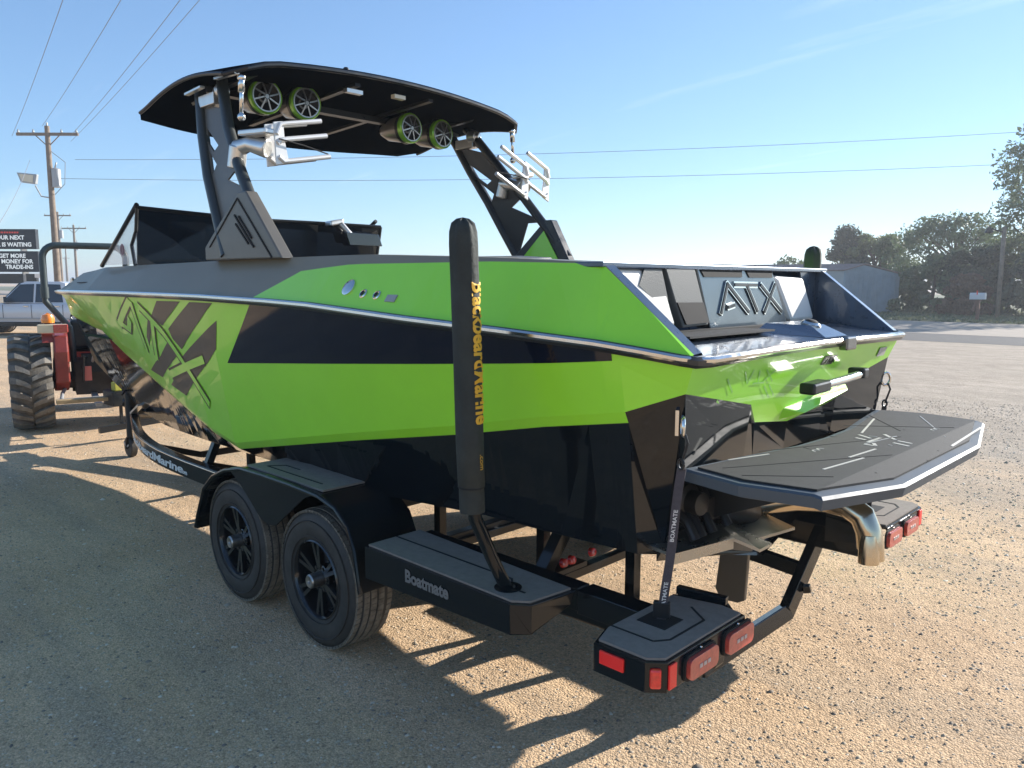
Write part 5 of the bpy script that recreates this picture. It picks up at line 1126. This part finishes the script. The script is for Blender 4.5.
def tree(x, y, h, rad, lb, m, seed, kind='round', n=9000, base=.25, size=.17, cat='tree', ncl=60, sx=1.0, name='broadleaf_tree'):
    r = np.random.default_rng(seed); t = thing(name, (x, y, 0), lb, cat)
    q = MB(); q.tube([(x, y, 0), (x+.1, y, h*.25), (x-.05, y+.05, h*.5), (x, y, h*.8)], [rad*.075, rad*.06, rad*.04, rad*.012], 10)
    C_ = []
    for k in range(ncl):
        f = base+(1-base)*r.random()**.8
        if kind == 'round': w = rad*math.sqrt(max(0.02, 1-((f-.58)/.46)**2))
        elif kind == 'cone': w = rad*(1.05-f)**.75
        elif kind == 'bush': w = rad*math.sqrt(max(.05, 1-(f/1.03)**2))
        a = r.random()*2*pi; rr = w*(.35+.65*r.random()**.5); c = Vector((x+rr*cos(a)*sx, y+rr*sin(a)*sx, h*f)); C_.append((c, rad*(.13+.16*r.random())))
        if k % 2 == 0 and kind != 'bush':
            z0 = h*max(.15, f-.25-.2*r.random()); q.tube([(x, y, z0), ((x+c.x)/2, (y+c.y)/2, (z0+c.z)/2+.1), tuple(c)], [rad*.022, rad*.014, .02], 6)
    build('trunk', q, BARK, t)
    per = n//ncl; P = []
    for c, s in C_:
        d = r.normal(size=(per, 3)); d /= np.linalg.norm(d, axis=1)[:, None]; d *= (r.random(per)**.45)[:, None]*s*np.array([1.15, 1.15, .75])
        P.append(np.array(c)+d)
    P = np.concatenate(P); P = P[P[:, 2] > .1]; tag(mesh_quads('crown', leaves(P, size, seed+1), m, t)); return t
tree(23.4, -59.4, 6.05, 2.5, 'dark cedar tree rising behind the brown shed roof', LEAF2, 3, 'cone', 9000, .2, .14, ncl=70, name='cedar_tree')
tree(21.6, -60.5, 5.3, 2.9, 'yellow-green leafy tree right of the dark cedar, behind the shed', LEAF3, 11, 'round', 8000, .25, .16)
tree(29.0, -63.0, 3.9, 2.2, 'low pale green tree left of the dark cedar at the horizon', LEAF3, 17, 'round', 5000, .15, .16)
tree(14.9, -56.6, 6.1, 3.9, 'broad open-crowned grey-green tree between the shed and the lamp pole', LEAF1, 23, 'round', 9500, .22, .13, ncl=80)
tree(6.9, -51.0, 11.2, 4.4, 'tallest tree, cut by the right edge of the view', LEAF1, 31, 'round', 16000, .14, .13, ncl=120)
for k, (x, y, h, rad, m, lb) in enumerate([(17.3, -53.2, 2.7, 1.9, LEAF3, 'bush just right of the shed under the broad tree'), (14.6, -51.5, 3.4, 2.4, LEAF1, 'large grey-green bush below the broad tree'),
        (12.2, -51.0, 3.9, 2.3, LEAF2, 'dark bush behind the mailbox'), (10.6, -52.4, 4.4, 2.2, LEAF3, 'yellowish bush behind the lamp pole'), (8.0, -49.6, 3.6, 2.6, LEAF2, 'dark bush at the right edge under the tallest tree'), (11.9, -48.4, 2.2, 1.4, LEAFR, 'russet bush between the mailbox and the dark bush')]):
    tree(x, y, h, rad, lb, m, 50+k*3, 'bush', 7000, .0, .15, 'bush', 55, name='bush')
q = []
r_ = np.random.default_rng(5); n = 16000
pts = np.stack([r_.uniform(-4, 40, n), -39.0-18*r_.random(n)**1.4, r_.random(n)*.10], 1)
g_ = mesh_quads('verge_grass', leaves(pts, .09, 6), GRASSM, None); tag(g_, 'tufts of dry grass on the verge', 'grass', kind='stuff')

# ------------------------------------------------------------------ haze volume over the whole lot, added to imitate lens flare on far trees
hz = bpy.data.materials.new('flare_veil_volume'); hz.use_nodes = True; t = hz.node_tree; t.nodes.clear()
ho = t.nodes.new('ShaderNodeOutputMaterial'); hv = t.nodes.new('ShaderNodeVolumePrincipled'); hv.inputs['Color'].default_value = (.93, .95, .98, 1)
hv.inputs['Density'].default_value = .0014; hv.inputs['Anisotropy'].default_value = .35; t.links.new(hv.outputs[0], ho.inputs['Volume'])
tag(build('haze', MB().box(-1600, 1600, -1600, 1600, -1, 14), hz), 'thin pale haze volume added over the lot to imitate lens flare', kind='stuff')
